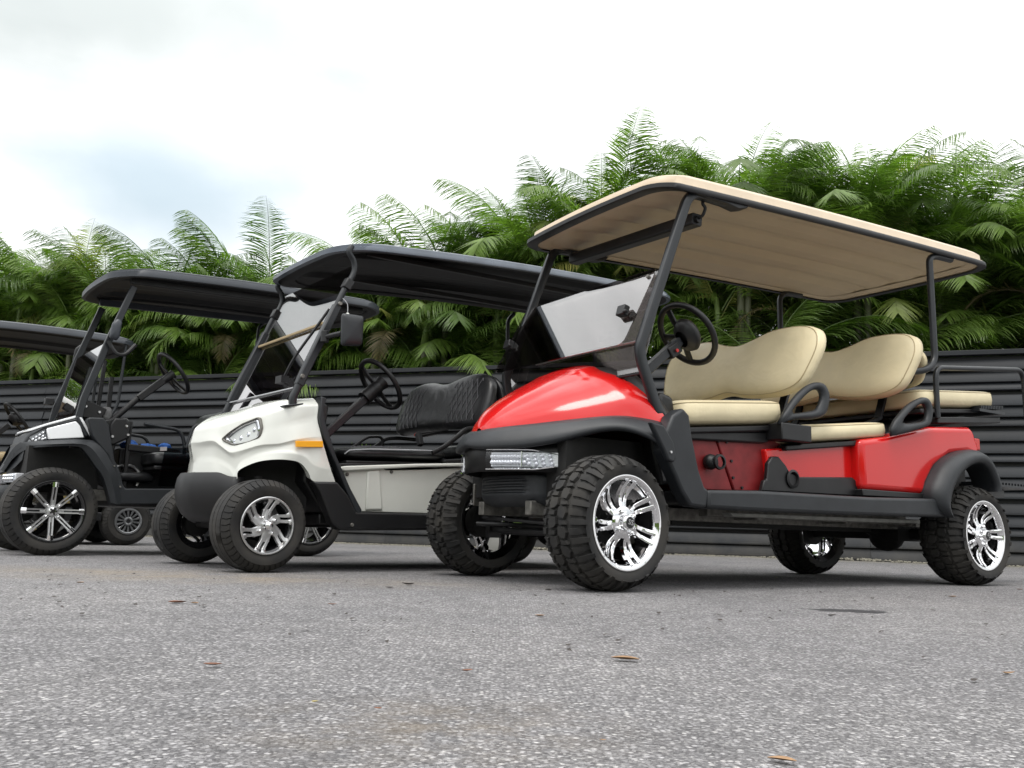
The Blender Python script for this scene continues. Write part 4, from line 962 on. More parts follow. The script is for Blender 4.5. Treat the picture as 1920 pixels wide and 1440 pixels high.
# wing mirror, dangling cord with white ball
b = B(); ml_ = fillet([V(0, 0, 1.345), V(.128, 0, 1.350), V(.128, 0, 1.185), V(.006, 0, 1.168)], .02, 4, True)
b.cushion([(p.x, p.z) for p in ml_], lambda u, v, w_: V(.285 + u, -.085 - w_, v), .03, bt=.015, p=3, rings=5); mr_ = obj('side_mirror', b, 'trim', whi, smooth=60)
b = B(); b.tube([(.285, .09, 1.235), (.25, .03, 1.225), (.30, -.07, 1.24)], .014, 8); b.cyl((.255, .03, 1.20), (.255, .03, 1.26), .022, 12); o = obj('mirror_arm', b, 'black', None, off=whi['_o'], bevel=.002); o.parent = mr_
b = B(); b.tube(crs([V(.365, .07, 1.47), V(.39, .06, 1.44), V(.395, .06, 1.39)], 4), .0025, 5); cd = obj('cord', b, 'piping', whi)
b = B(); b.sphere((.395, .06, 1.378), .013, 14, 10, 1, 1, 1.1); o = obj('cord_ball', b, 'white', None, off=whi['_o']); o.parent = cd
wheel('six', whi, (0, 0, .23), R(3), R(-18)); wheel('six', whi, (2.35, 0.02, .23), 0, R(30))
wheel('six', whi, (0, 2 * WC, .23), R(183), R(10)); wheel('six', whi, (2.35, 2 * WC - .02, .23), R(180), R(50))
# ------------------------------------------------------------------ DARK CART
DY = .89
dar = thing('golf_cart', 'charcoal golf cart with white bonnet panels and eight spoke wheels left of the white cart', 'golf cart',
            (-2.885, 5.554, 0), frame_rz(DY), 'golf carts parked in a row', origin=(.84, .57))
DC = .57
def dm(y, s): return y if not s else 2 * DC - y
# brow / front fender band: swept lip over the wheel, round the nose
LO = [(.345, .335), (.283, .505), (.224, .583), (.158, .665), (.105, .700), (-.046, .688), (-.169, .672), (-.235, .640), (-.276, .590), (-.305, .520)]
UP = [(.44, .345), (.40, .52), (.345, .63), (.262, .73), (.15, .752), (-.062, .728), (-.19, .708), (-.228, .692), (-.258, .645), (-.285, .565)]
rows = []
lo = crs([V(a, 0, c) for a, c in LO], 3); upc = crs([V(a, 0, c) for a, c in UP], 3); n = len(lo)
for k, (a, c) in enumerate(zip(lo, upc)):
    t = k / (n - 1); yo = .015 + .10 * max(0, (t - .62) / .38) ** 1.6; near = [V(a.x, yo + .10, a.z + .012), V(a.x, yo + .004, a.z), V(a.x - .0, yo, a.z + .012), V(c.x * .35 + a.x * .65, yo - .008, c.z * .35 + a.z * .65), V(c.x, yo + .035, c.z), V(c.x, yo + .14, c.z + .008)]
    rows.append(near)
b = B(); b.grid(rows); last = rows[-1]
obj('front_fender', b, 'trim', dar, smooth=35)
b = B(); b.grid([[V(p.x, 2 * DC - p.y, p.z) for p in r] for r in rows]); obj('front_fender', b, 'trim', dar, smooth=35)
# nose bar between the fenders
b = B(); rs_ = []
for y, dx in ((.115, 0), (.16, .006), (.26, .022), (.42, .042), (.57, .05), (.72, .05), (.88, .04), (.98, .02), (1.025, 0)):
    rs_.append([V(-.285 + dx, y, .565), V(-.305 + dx, y, .522), V(-.29 + dx, y, .515), V(-.24, y, .55), V(-.2, y, .60), V(-.19, y, .70), V(-.25 + dx, y, .652)])
b.grid(rs_, cu=True); obj('nose_bar', b, 'trim', dar, smooth=35)
# bonnet: dark core, white panels
HS = [(-.215, .69), (-.185, .755), (-.165, .785), (-.075, .822), (.10, .893), (.145, .905), (.20, .775), (.16, .745), (-.06, .725)]
b = B(); b.prism(HS, .125, 2 * DC - .125); obj('bonnet', b, 'trim', dar, bevel=.018, bseg=3)
for s in (0, 1):
    b = B(); b.prism([(-.055, .738), (-.074, .808), (.095, .872), (.125, .845), (.158, .768)], dm(.098, s), dm(.135, s)); obj('bonnet_panel', b, 'hoodwhite', dar, bevel=.006)
    b = B(); b.prism([(.112, .898), (.128, .900), (.20, .80), (.222, .776), (.198, .772), (.176, .80)], dm(.100, s), dm(.128, s)); obj('bonnet_panel', b, 'hoodwhite', dar, bevel=.004)
    b = B(); b.prism([(.095, .902), (.11, .905), (.172, .80), (.178, .775), (.155, .78), (.12, .85)], dm(.094, s), dm(.125, s)); obj('bonnet_grip', b, 'trim', dar, bevel=.006)
    b = B(); b.prism([(-.172, .718), (-.162, .748), (-.082, .800), (-.072, .760), (-.060, .735), (-.10, .728)], dm(.105, s), dm(.13, s)); hl = obj('headlight', b, 'clear', dar, bevel=.004)
    b = B()
    for x, z in ((-.15, .735), (-.13, .75), (-.11, .765), (-.092, .78), (-.13, .728), (-.11, .742), (-.09, .757), (-.09, .738), (-.075, .745)): b.sphere((x, dm(.113, s), z), .009, 8, 6)
    o = obj('led_cluster', b, 'reflector', None, off=dar['_o']); o.parent = hl
    b = B(); b.prism([(-.176, .712), (-.165, .752), (-.080, .805), (-.056, .732), (-.10, .722)], dm(.122, s), dm(.14, s)); o = obj('headlight_housing', b, 'gun', None, off=dar['_o']); o.parent = hl
b = B(); b.ext([V(-.16, .16, .789), V(-.075, .14, .826), V(.10, .14, .897), V(.10, .42, .905), V(-.075, .42, .832), V(-.155, .42, .795)], (0, 0, .016)); obj('bonnet_top_panel', b, 'hoodwhite', dar, bevel=.004)
b = B(); b.ext([V(-.16, 2 * DC - .16, .789), V(-.075, 2 * DC - .14, .826), V(.10, 2 * DC - .14, .897), V(.10, 2 * DC - .42, .905), V(-.075, 2 * DC - .42, .832), V(-.155, 2 * DC - .42, .795)], (0, 0, .016)); obj('bonnet_top_panel', b, 'hoodwhite', dar, bevel=.004)
b = B(); b.prism([(-.222, .66), (-.212, .715), (-.20, .72), (-.19, .66)], .2, .94); obj('grille', b, 'black', dar, bevel=.004)
def taper(o, m=.22):
    ox, oy = dar['_o'][0], dar['_o'][1]
    for v in o.data.vertices:
        x, y, z = v.co.x + ox, v.co.y + oy, v.co.z
        f = max(0, min(1, (-.02 - x) / .30)); f = f * f * (3 - 2 * f); h = abs(y - DC); h2 = h * (1 - .80 * f); d = h - h2
        y2 = DC + math.copysign(h2, y - DC); x2 = x + m * d; z2 = .24 + (z - .24) * (1 + .13 * d); v.co = (x2 - ox, y2 - oy, z2)
    o.data.update()
for o in list(dar.children):
    if o.name.split('.')[0] in ('front_fender', 'nose_bar', 'bonnet', 'bonnet_panel', 'headlight', 'bonnet_top_panel', 'grille', 'bonnet_grip'):
        taper(o)
        for c_h in o.children: taper(c_h)
# side cowl and sill
for s in (0, 1):
    b = B(); b.prism([(.15, .885), (.16, .90), (.248, .905), (.285, .86), (.345, .626), (.385, .505), (.43, .445), (1.56, .50), (1.56, .385), (.68, .352), (.345, .335), (.36, .45), (.35, .55), (.30, .66), (.215, .745), (.19, .78)], dm(.035, s), dm(.12, s)); obj('side_cowl', b, 'trim', dar, bevel=.012, bseg=3)
    b = B(); b.prism([(1.45, .50), (1.56, .74), (2.05, .76), (2.10, .62), (1.95, .60), (1.84, .66), (1.68, .62), (1.6, .5)], dm(.06, s), dm(.16, s)); obj('rear_panel', b, 'trim', dar, bevel=.012)
for p in ((.345, .59), (.29, .585), (.395, .455)): bolt(dar, (p[0], .034, p[1]), .007, 'steel')
b = B(); b.box(.40, 1.6, .13, 1.01, .33, .40); b.box(1.55, 2.05, .15, .99, .42, .74); obj('floor_pan', b, 'black', dar, bevel=.01)
b = B(); b.box(-.14, .30, .22, .92, .40, .70); obj('wheel_well', b, 'dark', dar)
b = B(); b.tube([(0, .2, .28), (0, .94, .28)], .025, 10); b.tube([(.02, .22, .28), (.03, .26, .62)], .024, 10); b.tube([(.02, .92, .28), (.03, .88, .62)], .024, 10); b.tube([(-.04, .25, .30), (.2, .45, .33)], .012, 8); obj('front_axle', b, 'dark', dar)
b = B(); b.tube([(1.80, .15, .28), (1.80, .99, .28)], .035, 12); b.sphere((1.80, .57, .28), .09, 14, 8); obj('rear_axle', b, 'dark', dar)
b = B(); b.box(.19, .37, .20, .24, .36, .435); obj('step_bracket', b, 'steel', dar, bevel=.004)
# lower lamp and bumper under the nose
for s in (0, 1):
    b = B(); b.ext([V(-.20, dm(.30, s), .515), V(-.235, dm(.46, s), .512), V(-.235, dm(.46, s), .462), V(-.20, dm(.30, s), .465)], (.06, 0, 0)); hl = obj('fog_light', b, 'clear', dar, bevel=.006)
    b = B()
    for i in range(5):
        for j in range(2): b.sphere((-.196 - i * .0075, dm(.32 + i * .03, s), .482 + j * .02), .012, 8, 6)
    o = obj('led_cluster', b, 'reflector', None, off=dar['_o']); o.parent = hl
    b = B(); b.ext([V(-.185, dm(.29, s), .52), V(-.222, dm(.47, s), .517), V(-.222, dm(.47, s), .458), V(-.185, dm(.29, s), .46)], (.05, 0, 0)); o = obj('lamp_housing', b, 'bulb', None, off=dar['_o'], bevel=.004); o.parent = hl
b = B(); rs_ = []
for y, dx in ((.26, .12), (.30, .085), (.40, .055), (.57, .04), (.74, .055), (.84, .085), (.88, .12)):
    rs_.append([V(-.24 + dx, y, .445), V(-.278 + dx, y, .438), V(-.29 + dx, y, .40), V(-.27 + dx, y, .36), V(-.22 + dx, y, .345)])
b.grid(rs_); obj('front_bumper', b, 'trim', dar, smooth=50, solid=.006)
# cup / dash boxes behind the screen
b = B(); b.prism([(.335, .885), (.36, .93), (.44, .935), (.475, .88), (.47, .80), (.36, .735), (.34, .76)], .20, .26); obj('dash_box', b, 'black', dar, bevel=.012)
b = B(); b.prism([(.16, .92), (.165, 1.03), (.20, 1.045), (.33, .995), (.30, .925)], .30, .80); obj('dash_box', b, 'black', dar, bevel=.006)
b = B(); b.prism([(.25, .90), (.36, .93), (.40, .90), (.38, .62), (.36, .44), (.28, .48), (.24, .70)], .22, .92); obj('dashboard', b, 'black', dar, bevel=.012)
b = B(); b.box(.47, 1.5, .42, .98, .40, .745); obj('seat_box', b, 'black', dar, bevel=.01)
M['greypad'] = mat('grey_padded_case', (.20, .20, .20), .55, nscale=20, namt=.3)
b = B(); b.box(.30, .38, .34, .62, .915, 1.02); obj('storage_case', b, 'greypad', dar, bevel=.03, bseg=3)
b = B(); b.box(.45, .52, .40, .62, .80, .96); obj('cup_holder', b, 'greypad', dar, bevel=.03, bseg=3)
for p in ((.19, .295, 1.00), (.28, .295, .97), (.355, .195, .80), (.44, .195, .88), (.455, .195, .82)): bolt(dar, p, .010, 'alu')
# steering
steering_wheel(dar, (.77, .35, 1.315), (.78, 0, .62), .165, rr=.015, boss=False, spin=R(60))
b = B(); b.cyl((.33, .35, .87), (.56, .35, 1.125), .022, 12); b.rtube([(.54, .35, 1.10), (.70, .35, 1.25)], .06, .05); b.cyl((.69, .35, 1.24), (.77, .35, 1.31), .022, 12, .035); obj('steering_column', b, 'black', dar)
# screen
dx_ = lambda z: .115 + .235 * (z - .92)
pane(0, dx_, .16, .99, .93, 1.43, 'tint2', dar)
b = B(); b.box(dx_(1.09) - .10, dx_(1.09) - .04, .93, .99, 1.06, 1.11); obj('windscreen_clip', b, 'black', dar, bevel=.005)
for y in (.155, .995):
    b = B(); b.rtube([(.118, y, .87), (.14, y, 1.03), (.25, y, 1.43), (.385, y, 1.86)], .03, .045); obj('front_post', b, 'metal', dar, bevel=.002)
    b = B(); b.tube(fillet([V(1.75, y, .80), V(1.64, y, 1.35), V(1.66, y, 1.94), V(1.74, y, 1.99)], .05, 5), .014, 10); obj('rear_post', b, 'metal', dar)
b = B(); b.tube(crs([V(.245, .12, 1.44), V(.30, .10, 1.36), V(.36, .10, 1.365), V(.42, .10, 1.44)], 4), .014, 8); obj('grab_hook', b, 'black', dar)
b = B(); ml_ = fillet([V(.0, 0, 1.455), V(.01, 0, 1.56), V(.045, 0, 1.60), (.072, 0, 1.58), V(.066, 0, 1.47), V(.05, 0, 1.44)], .015, 4, True)
b.cushion([(Vector(p).x, Vector(p).z) for p in ml_], lambda u, v, w_: V(.235 + u, .07 - w_, v), .03, bt=.015, p=3, rings=5); obj('side_mirror', b, 'greyroof', dar, smooth=60)
b = B(); b.cushion([(Vector(p).x, Vector(p).z - .03) for p in ml_], lambda u, v, w_: V(.235 + u, 1.08 + w_, v), .03, bt=.015, p=3, rings=5); obj('side_mirror', b, 'black', dar, smooth=60)
roof_shell(dar, .245, 2.36, .02, 1.12, 1.895, 2.03, .040, .048, .22, 'greyroof', 'underroof', ribs=2, bow=.05, arch=.02)
b = B(); b.rtube([(.36, .98, 1.90), (2.2, .98, 2.02)], .05, .03, upv=(0, 0, 1)); obj('roof_rail', b, 'greyroof', dar)
b = B(); b.rtube([(.36, .16, 1.90), (2.2, .16, 2.02)], .05, .03, upv=(0, 0, 1)); obj('roof_rail', b, 'black', dar)
# seat, rails, guard, rear seat and blue cloth
cushion_box(.62, 1.12, .14, 1.0, .62, .64, .10, m='bvinyl', parent=dar)
backrest([(.15, .80), (.15, 1.0), (.25, 1.08), (.57, 1.08), (.89, 1.08), (1.0, 1.0), (1.0, .80), (.9, .76), (.57, .76), (.25, .76)], 1.18, .9, .06, m='bvinyl', tilt=.2, parent=dar)
for y in (.18, .98):
    b = B(); b.tube(fillet([V(.55, y, .905), V(.80, y, .885), V(.84, y, .80), V(.85, y, .68)], .06, 5), .013, 10); obj('hip_rail', b, 'metal', dar)
b = B(); b.tube(fillet([V(.85, .16, .76), V(.89, .16, .93), V(1.20, .16, .96), V(1.24, .16, .80)], .05, 5), .013, 10); obj('hip_rail', b, 'metal', dar)
b = B(); b.rtube([(.50, .34, .745), (.86, .34, .735)], .05, .045, upv=(0, 0, 1)); b.rtube([(.50, .34, .42), (.50, .34, .93)], .03, .03); b.rtube([(.46, .80, .42), (.46, .80, 1.30)], .03, .03); b.rtube([(.38, .80, .9), (.40, .80, 1.42)], .028, .028); obj('seat_frame', b, 'black', dar, bevel=.003)
b = B(); b.ext([V(.69, .115, .745), V(.93, .115, .765), V(.96, .115, .49), V(.665, .115, .475)], (0, .006, 0)); obj('splash_guard', b, 'greyglass', dar)
b = B(); b.ext([V(.655, .113, .748), V(.70, .113, .752), V(.70, .113, .725), V(.655, .113, .72)], (0, .01, 0)); obj('guard_plate', b, 'alu', dar)
cushion_box(.44, .70, .30, .80, .50, .505, .075, m='bvinyl', parent=dar, name='foot_pad', r=.05, base=False)
b = B(); b.tube(crs([V(.42, .36, .60), V(.55, .40, .62), V(.62, .40, .56), V(.60, .40, .48)], 4), .012, 8); b.tube([(.48, .42, .60), (.50, .5, .45)], .01, 6); obj('pedal_bracket', b, 'alu', dar)
def crumple(name, cx, cy, cz, sx, sy, sz, parent, m, seed):
    b = B(); rnd = random.Random(seed); rows = []
    for i in range(9):
        row = []
        for j in range(13):
            a = 2 * math.pi * j / 13; ph = math.pi * i / 8; r = 1 + .35 * noise.noise(V(math.cos(a) * 2, math.sin(a) * 2, ph * 2 + seed)); row.append(V(cx + sx * r * math.sin(ph) * math.cos(a), cy + sy * r * math.sin(ph) * math.sin(a), cz + sz * r * math.cos(ph)))
        rows.append(row)
    b.grid(rows, cu=True); return obj(name, b, m, parent, smooth=25)
cl = crumple('cloth', .56, .52, .775, .06, .08, .035, None, 'cloth', 3); cl.parent = None
import mathutils
CM = Matrix.Translation((-2.885, 5.554, 0)) @ Matrix.Rotation(frame_rz(DY), 4, 'Z'); cl.matrix_world = CM
tag(cl, 'crumpled blue cloth lying nearest the steering column of the charcoal cart', 'cloth', 'blue cloths on the charcoal cart')
c2 = crumple('cloth', .68, .48, .775, .06, .05, .018, None, 'cloth', 8); c2.matrix_world = CM; tag(c2, 'flat blue cloth in the middle of the rail of the charcoal cart', 'cloth', 'blue cloths on the charcoal cart')
c3_ = crumple('cloth', .79, .46, .775, .05, .05, .03, None, 'cloth', 12); c3_.matrix_world = CM; tag(c3_, 'peaked blue cloth next to the padded seat back of the charcoal cart', 'cloth', 'blue cloths on the charcoal cart')
wheel('eight', dar, (0, 0, .28), R(2), R(2)); wheel('eight', dar, (1.80, .03, .28), 0, R(20))
wheel('eight', dar, (0, 2 * DC, .28), R(182), R(12)); wheel('eight', dar, (1.80, 2 * DC - .03, .28), R(180), R(40))
# ------------------------------------------------------------------ two more carts at the left edge
def plain_cart(label, loc, yaw, roofm, bodym, seatm, lin='underroof', style='cover', xr=(.15, 1.60), zr=(1.86, 1.90), post=True):
    t = thing('golf_cart', label, 'golf cart', loc, frame_rz(yaw), 'golf carts parked in a row', origin=(.84, .57)); C_ = .57
    body_cols = [[(a[0], a[1] * 1.0 - .02, a[2] + .0) for a in c] for c in COLS]
    obj('front_body', body_front(body_cols, C_), bodym, t, smooth=35)
    b = B(); b.prism([(.24, .50), (.30, .30), (1.45, .30), (1.45, .22), (.35, .20), (.2, .32), (.2, .5)], .02, 2 * C_ - .02); obj('side_sill', b, 'black', t, bevel=.01)
    b = B(); b.prism([(.95, .62), (1.0, .36), (1.42, .36), (1.46, .48), (1.55, .56), (1.68, .60), (1.80, .57), (1.90, .50), (2.05, .52), (2.08, .70), (1.9, .76), (1.2, .72)], .05, 2 * C_ - .05); obj('rear_body', b, bodym, t, bevel=.02, bseg=3)
    b = B(); b.box(-.1, .3, .2, .94, .3, .62); b.box(.3, 1.9, .2, .94, .22, .30); obj('floor_pan', b, 'dark', t)
    cushion_box(.55, 1.05, .12, 1.02, .70, .72, .11, m=seatm, parent=t)
    backrest(heart(.12, 1.02, .84, 1.12, .03, .01, 0), 1.12, .95, .07, m=seatm, parent=t)
    backrest(heart(.12, 1.02, .84, 1.12, .03, .01, 0), 1.24, .95, .07, m=seatm, tilt=-.2, flip=-1, parent=t)
    cushion_box(1.32, 1.86, .12, 1.02, .74, .75, .11, m=seatm, parent=t)
    steering_wheel(t, (.72, .36, 1.12), (.78, 0, .62), .17, rr=.015)
    b = B(); b.rtube([(.36, .36, .75), (.66, .36, 1.06)], .05, .045); obj('steering_column', b, 'black', t)
    for y in (.08, 2 * C_ - .08):
        b = B(); b.rtube([(.15, y, .87), (.18, y, 1.0), (.42, y, 1.83)], .03, .04); obj('front_post', b, 'metal', t)
        b = B(); b.tube(fillet([V(1.15, y, .70), V(1.50, y, 1.3), V(1.52, y, zr[1])], .08, 5), .015, 10); obj('rear_post', b, 'metal', t)
    wv = lambda z: .13 + .36 * (z - .90); pane(0, wv, .12, 1.02, .90, 1.45, 'tint', t)
    roof_shell(t, xr[0], xr[1], .03, 1.11, zr[0], zr[1], .05, .045, .16, roofm, lin, ribs=2, bow=.05, arch=.02)
    wheel(style, t, (0, 0, .225)); wheel(style, t, (1.68, 0, .225), 0, R(8)); wheel(style, t, (0, 1.14, .225), R(180)); wheel(style, t, (1.68, 1.14, .225), R(180))
    return t
s_, c_ = math.sin(.89), math.cos(.89)
plain_cart('gold golf cart with tan seats and slotted grey wheel covers behind the charcoal cart', (-3.566 - 1.68 * s_, 8.242 - 1.68 * c_, 0), .89, 'greyroof', 'gold', 'tanvinyl')
plain_cart('golf cart with white roof at the far left end of the row', (-5.74 - 1.68 * s_, 9.66 - 1.68 * c_, 0), .89, 'whiteroof', 'gold', 'tanvinyl', lin='liner')
# ------------------------------------------------------------------ FENCE
TH = -.306; FX = 11.488; FD = V(math.cos(TH), math.sin(TH), 0); FN = V(math.sin(TH), -math.cos(TH), 0)   # FN points to the camera
M['fence'] = mat('charcoal_painted_sheet_metal', (.0125, .0145, .0175), .32, 0, .4, nscale=1.7, namt=.35, bump=.12, bscale=14, rvar=.2, bdist=.006)
_t = M['fence'].node_tree; _p = _t.nodes['Principled BSDF']; _l = _p.inputs['Base Color'].links[0].from_socket
_oi = N(_t, 'ShaderNodeObjectInfo'); _mr = N(_t, 'ShaderNodeMapRange'); _mr.inputs[3].default_value = .65; _mr.inputs[4].default_value = 1.5; _t.links.new(_oi.outputs['Random'], _mr.inputs[0])
_vm = N(_t, 'ShaderNodeVectorMath', operation='SCALE'); _t.links.new(_l, _vm.inputs[0]); _t.links.new(_mr.outputs[0], _vm.inputs['Scale']); _g = N(_t, 'ShaderNodeNewGeometry'); _s = N(_t, 'ShaderNodeSeparateXYZ'); _t.links.new(_g.outputs['Position'], _s.inputs[0]); _n = N(_t, 'ShaderNodeTexNoise'); _n.inputs['Scale'].default_value = 3; _n.inputs['Detail'].default_value = 6; _n.inputs['Roughness'].default_value = .7; _t.links.new(_g.outputs['Position'], _n.inputs[0])
_a = N(_t, 'ShaderNodeMath', operation='MULTIPLY_ADD'); _a.inputs[1].default_value = 1.1; _t.links.new(_n.outputs[0], _a.inputs[0]); _i = N(_t, 'ShaderNodeMath', operation='MULTIPLY'); _i.inputs[1].default_value = -1; _t.links.new(_s.outputs['Z'], _i.inputs[0]); _t.links.new(_i.outputs[0], _a.inputs[2])
_r = N(_t, 'ShaderNodeMapRange'); _r.inputs[1].default_value = .25; _r.inputs[2].default_value = .75; _r.inputs[4].default_value = .55; _t.links.new(_a.outputs[0], _r.inputs[0])
_m = N(_t, 'ShaderNodeMix', data_type='RGBA'); _m.inputs[7].default_value = (.075, .068, .055, 1); _t.links.new(_r.outputs[0], _m.inputs[0]); _t.links.new(_vm.outputs[0], _m.inputs[6]); _t.links.new(_m.outputs[2], _p.inputs['Base Color'])
fen = bpy.data.objects.new('metal_fence', None); COL.objects.link(fen); fen.location = (0, FX, 0); fen.rotation_euler = (0, 0, TH)
tag(fen, 'long charcoal fence of horizontal ribbed metal sheets in front of the palms', 'fence')
# local: x along, -y to the camera
SPANS = [(-20.0, -14.0), (-13.997, -7.9), (-7.897, -1.75), (-1.747, 4.4), (4.403, 10.5)]
PRO = [(.02, .136), (.004, .135), (-.001, .128), (-.024, .030), (-.034, .026), (-.036, .012), (-.030, .005), (.0, .003), (.02, .003)]
PROS = [(.02, .096), (.000, .095), (-.004, .090), (-.024, .030), (-.034, .026), (-.036, .012), (-.030, .005), (.0, .003), (.02, .003)]
import random as _rr
rf = _rr.Random(4)
for si, (x0, x1) in enumerate(SPANS):
    cache = {}
    for k in range(18):
        z = 2.334 - (k // 3) * .411 - (k % 3) * .137 - .137
        if z < -.03: continue
        short = (k % 3 == 2); key = 's' if short else 'l'
        if key not in cache:
            b = B(); P_ = PROS if short else PRO; nseg = 12; rows = []
            for i in range(nseg + 1):
                x = x0 + (x1 - x0) * i / nseg; wv = .0025 * math.sin(i * 1.9 + si) + .002 * math.sin(i * .7); rows.append([V(x, y + wv, zz + (.038 if short else 0)) for y, zz in P_])
            vv = b.grid(rows, cu=True); b.face(vv[0]); b.face(vv[-1][::-1])
            cache[key] = obj('slat', b, 'fence', fen, smooth=25); o = cache[key]
        else:
            o = cache[key].copy(); COL.objects.link(o); o.parent = fen
        o.location = (0, rf.uniform(-.003, .003), z + rf.uniform(-.002, .002)); o.rotation_euler = (rf.uniform(-.03, .03), rf.uniform(-.0004, .0004), 0)
    b = B(); b.prism([(x0, 2.382), (x1, 2.382), (x1, 2.438), (x0, 2.438)], -.05, .05); obj('top_rail', b, 'fence', fen, bevel=.004)
    b = B(); b.prism([(x0, .0), (x1, .0), (x1, 2.38), (x0, 2.38)], .06, .068); obj('backing_sheet', b, 'black', fen)
    b = B(); b.prism([(x0, 0), (x0 + .08, 0), (x0 + .08, 2.38), (x0, 2.38)], .070, .13); obj('post', b, 'fence', fen)
# ------------------------------------------------------------------ GROUND
def asphalt():
    m = bpy.data.materials.new('asphalt'); m.use_nodes = True; t = m.node_tree; p = t.nodes['Principled BSDF']; L = t.links.new
    co = N(t, 'ShaderNodeTexCoord').outputs['Object']
    def noi(s, d=4, r=.5):
        n = N(t, 'ShaderNodeTexNoise'); n.inputs['Scale'].default_value = s; n.inputs['Detail'].default_value = d; n.inputs['Roughness'].default_value = r; L(co, n.inputs[0]); return n.outputs[0]
    def vor(s, f='F1'):
        n = N(t, 'ShaderNodeTexVoronoi'); n.feature = f; n.inputs['Scale'].default_value = s; L(co, n.inputs['Vector']); return n
    def mr(v, a, b_, c=0, d=1):
        n = N(t, 'ShaderNodeMapRange'); L(v, n.inputs[0]); n.inputs[1].default_value = a; n.inputs[2].default_value = b_; n.inputs[3].default_value = c; n.inputs[4].default_value = d; return n.outputs[0]
    def mix(f, a, b_):
        n = N(t, 'ShaderNodeMix', data_type='RGBA')
        for i, v in ((0, f), (6, a), (7, b_)):
            if isinstance(v, (int, float)): n.inputs[i].default_value = v
            elif isinstance(v, tuple): n.inputs[i].default_value = (*v, 1)
            else: L(v, n.inputs[i])
        return n.outputs[2]
    def mul(a, b_):
        n = N(t, 'ShaderNodeMath', operation='MULTIPLY')
        for i, v in ((0, a), (1, b_)):
            if isinstance(v, (int, float)): n.inputs[i].default_value = v
            else: L(v, n.inputs[i])
        return n.outputs[0]
    v1, v2 = vor(125), vor(260)
    sep = N(t, 'ShaderNodeSeparateColor'); L(v1.outputs['Color'], sep.inputs[0]); sep2 = N(t, 'ShaderNodeSeparateColor'); L(v2.outputs['Color'], sep2.inputs[0])
    ramp = N(t, 'ShaderNodeValToRGB'); e = ramp.color_ramp; e.interpolation = 'LINEAR'
    e.elements[0].position = 0; e.elements[0].color = (.055, .054, .057, 1); e.elements[1].position = 1; e.elements[1].color = (.31, .305, .30, 1)
    for ps, c in ((.25, .085), (.5, .13), (.75, .18), (.9, .27)):
        q = e.elements.new(ps); q.color = (c * .99, c * .975, c, 1)
    L(sep.outputs[0], ramp.inputs[0])
    ramp2 = N(t, 'ShaderNodeValToRGB'); e = ramp2.color_ramp
    e.elements[0].position = 0; e.elements[0].color = (.07, .068, .07, 1); e.elements[1].position = 1; e.elements[1].color = (.32, .315, .31, 1)
    for ps, c in ((.5, .13), (.82, .19)):
        q = e.elements.new(ps); q.color = (c, c * .985, c * 1.0, 1)
    L(sep2.outputs[1], ramp2.inputs[0])
    base = mix(mr(v1.outputs['Distance'], .30, .62), ramp.outputs[0], ramp2.outputs[0])
    binder = mix(mul(mr(v1.outputs['Distance'], .42, .70), .55), base, (.05, .049, .051))
    big = mix(mr(noi(.9, 5), .38, .66), (1.50, 1.485, 1.49), (1.84, 1.81, 1.78))
    mm = N(t, 'ShaderNodeMix', data_type='RGBA', blend_type='MULTIPLY'); mm.inputs[0].default_value = 1; L(binder, mm.inputs[6]); L(big, mm.inputs[7])
    mid = mix(mr(noi(7, 4), .35, .7), (.90, .90, .90), (1.1, 1.1, 1.1)); m3 = N(t, 'ShaderNodeMix', data_type='RGBA', blend_type='MULTIPLY'); m3.inputs[0].default_value = 1; L(mm.outputs[2], m3.inputs[6]); L(mid, m3.inputs[7])
    # brown dirt: a film near the wheels of the white cart and a washed edge along the fence
    geo = N(t, 'ShaderNodeNewGeometry'); sx = N(t, 'ShaderNodeSeparateXYZ'); L(geo.outputs['Position'], sx.inputs[0])
    fl = N(t, 'ShaderNodeMapping'); fl.vector_type = 'TEXTURE'; fl.inputs['Location'].default_value = (-1.45, 3.95, 0); fl.inputs['Scale'].default_value = (1.15, .38, 1); fl.inputs['Rotation'].default_value = (0, 0, -.12); L(geo.outputs['Position'], fl.inputs[0])
    ln = N(t, 'ShaderNodeVectorMath', operation='LENGTH'); L(fl.outputs[0], ln.inputs[0])
    dirt = mul(mul(mr(ln.outputs['Value'], 1.5, 0), mr(noi(3.5, 7, .7), .36, .66)), .8)
    c4 = mix(dirt, m3.outputs[2], (.26, .205, .135))
    dn = N(t, 'ShaderNodeVectorMath', operation='DOT_PRODUCT'); dn.inputs[1].default_value = (-math.sin(TH), math.cos(TH), 0); L(geo.outputs['Position'], dn.inputs[0])
    dfe = mul(mr(dn.outputs['Value'], math.cos(TH) * FX - 1.1, math.cos(TH) * FX - .1), mr(noi(4, 5, .6), .35, .6))
    c5 = mix(mul(dfe, .8), c4, (.30, .285, .235))
    f2 = N(t, 'ShaderNodeMapping'); f2.vector_type = 'TEXTURE'; f2.inputs['Location'].default_value = (-.09, 1.12, 0); f2.inputs['Scale'].default_value = (.26, .22, 1); L(geo.outputs['Position'], f2.inputs[0])
    l3 = N(t, 'ShaderNodeVectorMath', operation='LENGTH'); L(f2.outputs[0], l3.inputs[0]); c5 = mix(mul(mul(mr(l3.outputs['Value'], 1.2, 0), mr(noi(11, 7, .7), .40, .66)), .5), c5, (.21, .165, .11))
    # dark oval spot and small dark smears
    o1 = N(t, 'ShaderNodeMapping'); o1.vector_type = 'TEXTURE'; o1.inputs['Location'].default_value = (1.172, 3.03, 0); o1.inputs['Scale'].default_value = (.15, .085, 1); L(geo.outputs['Position'], o1.inputs[0])
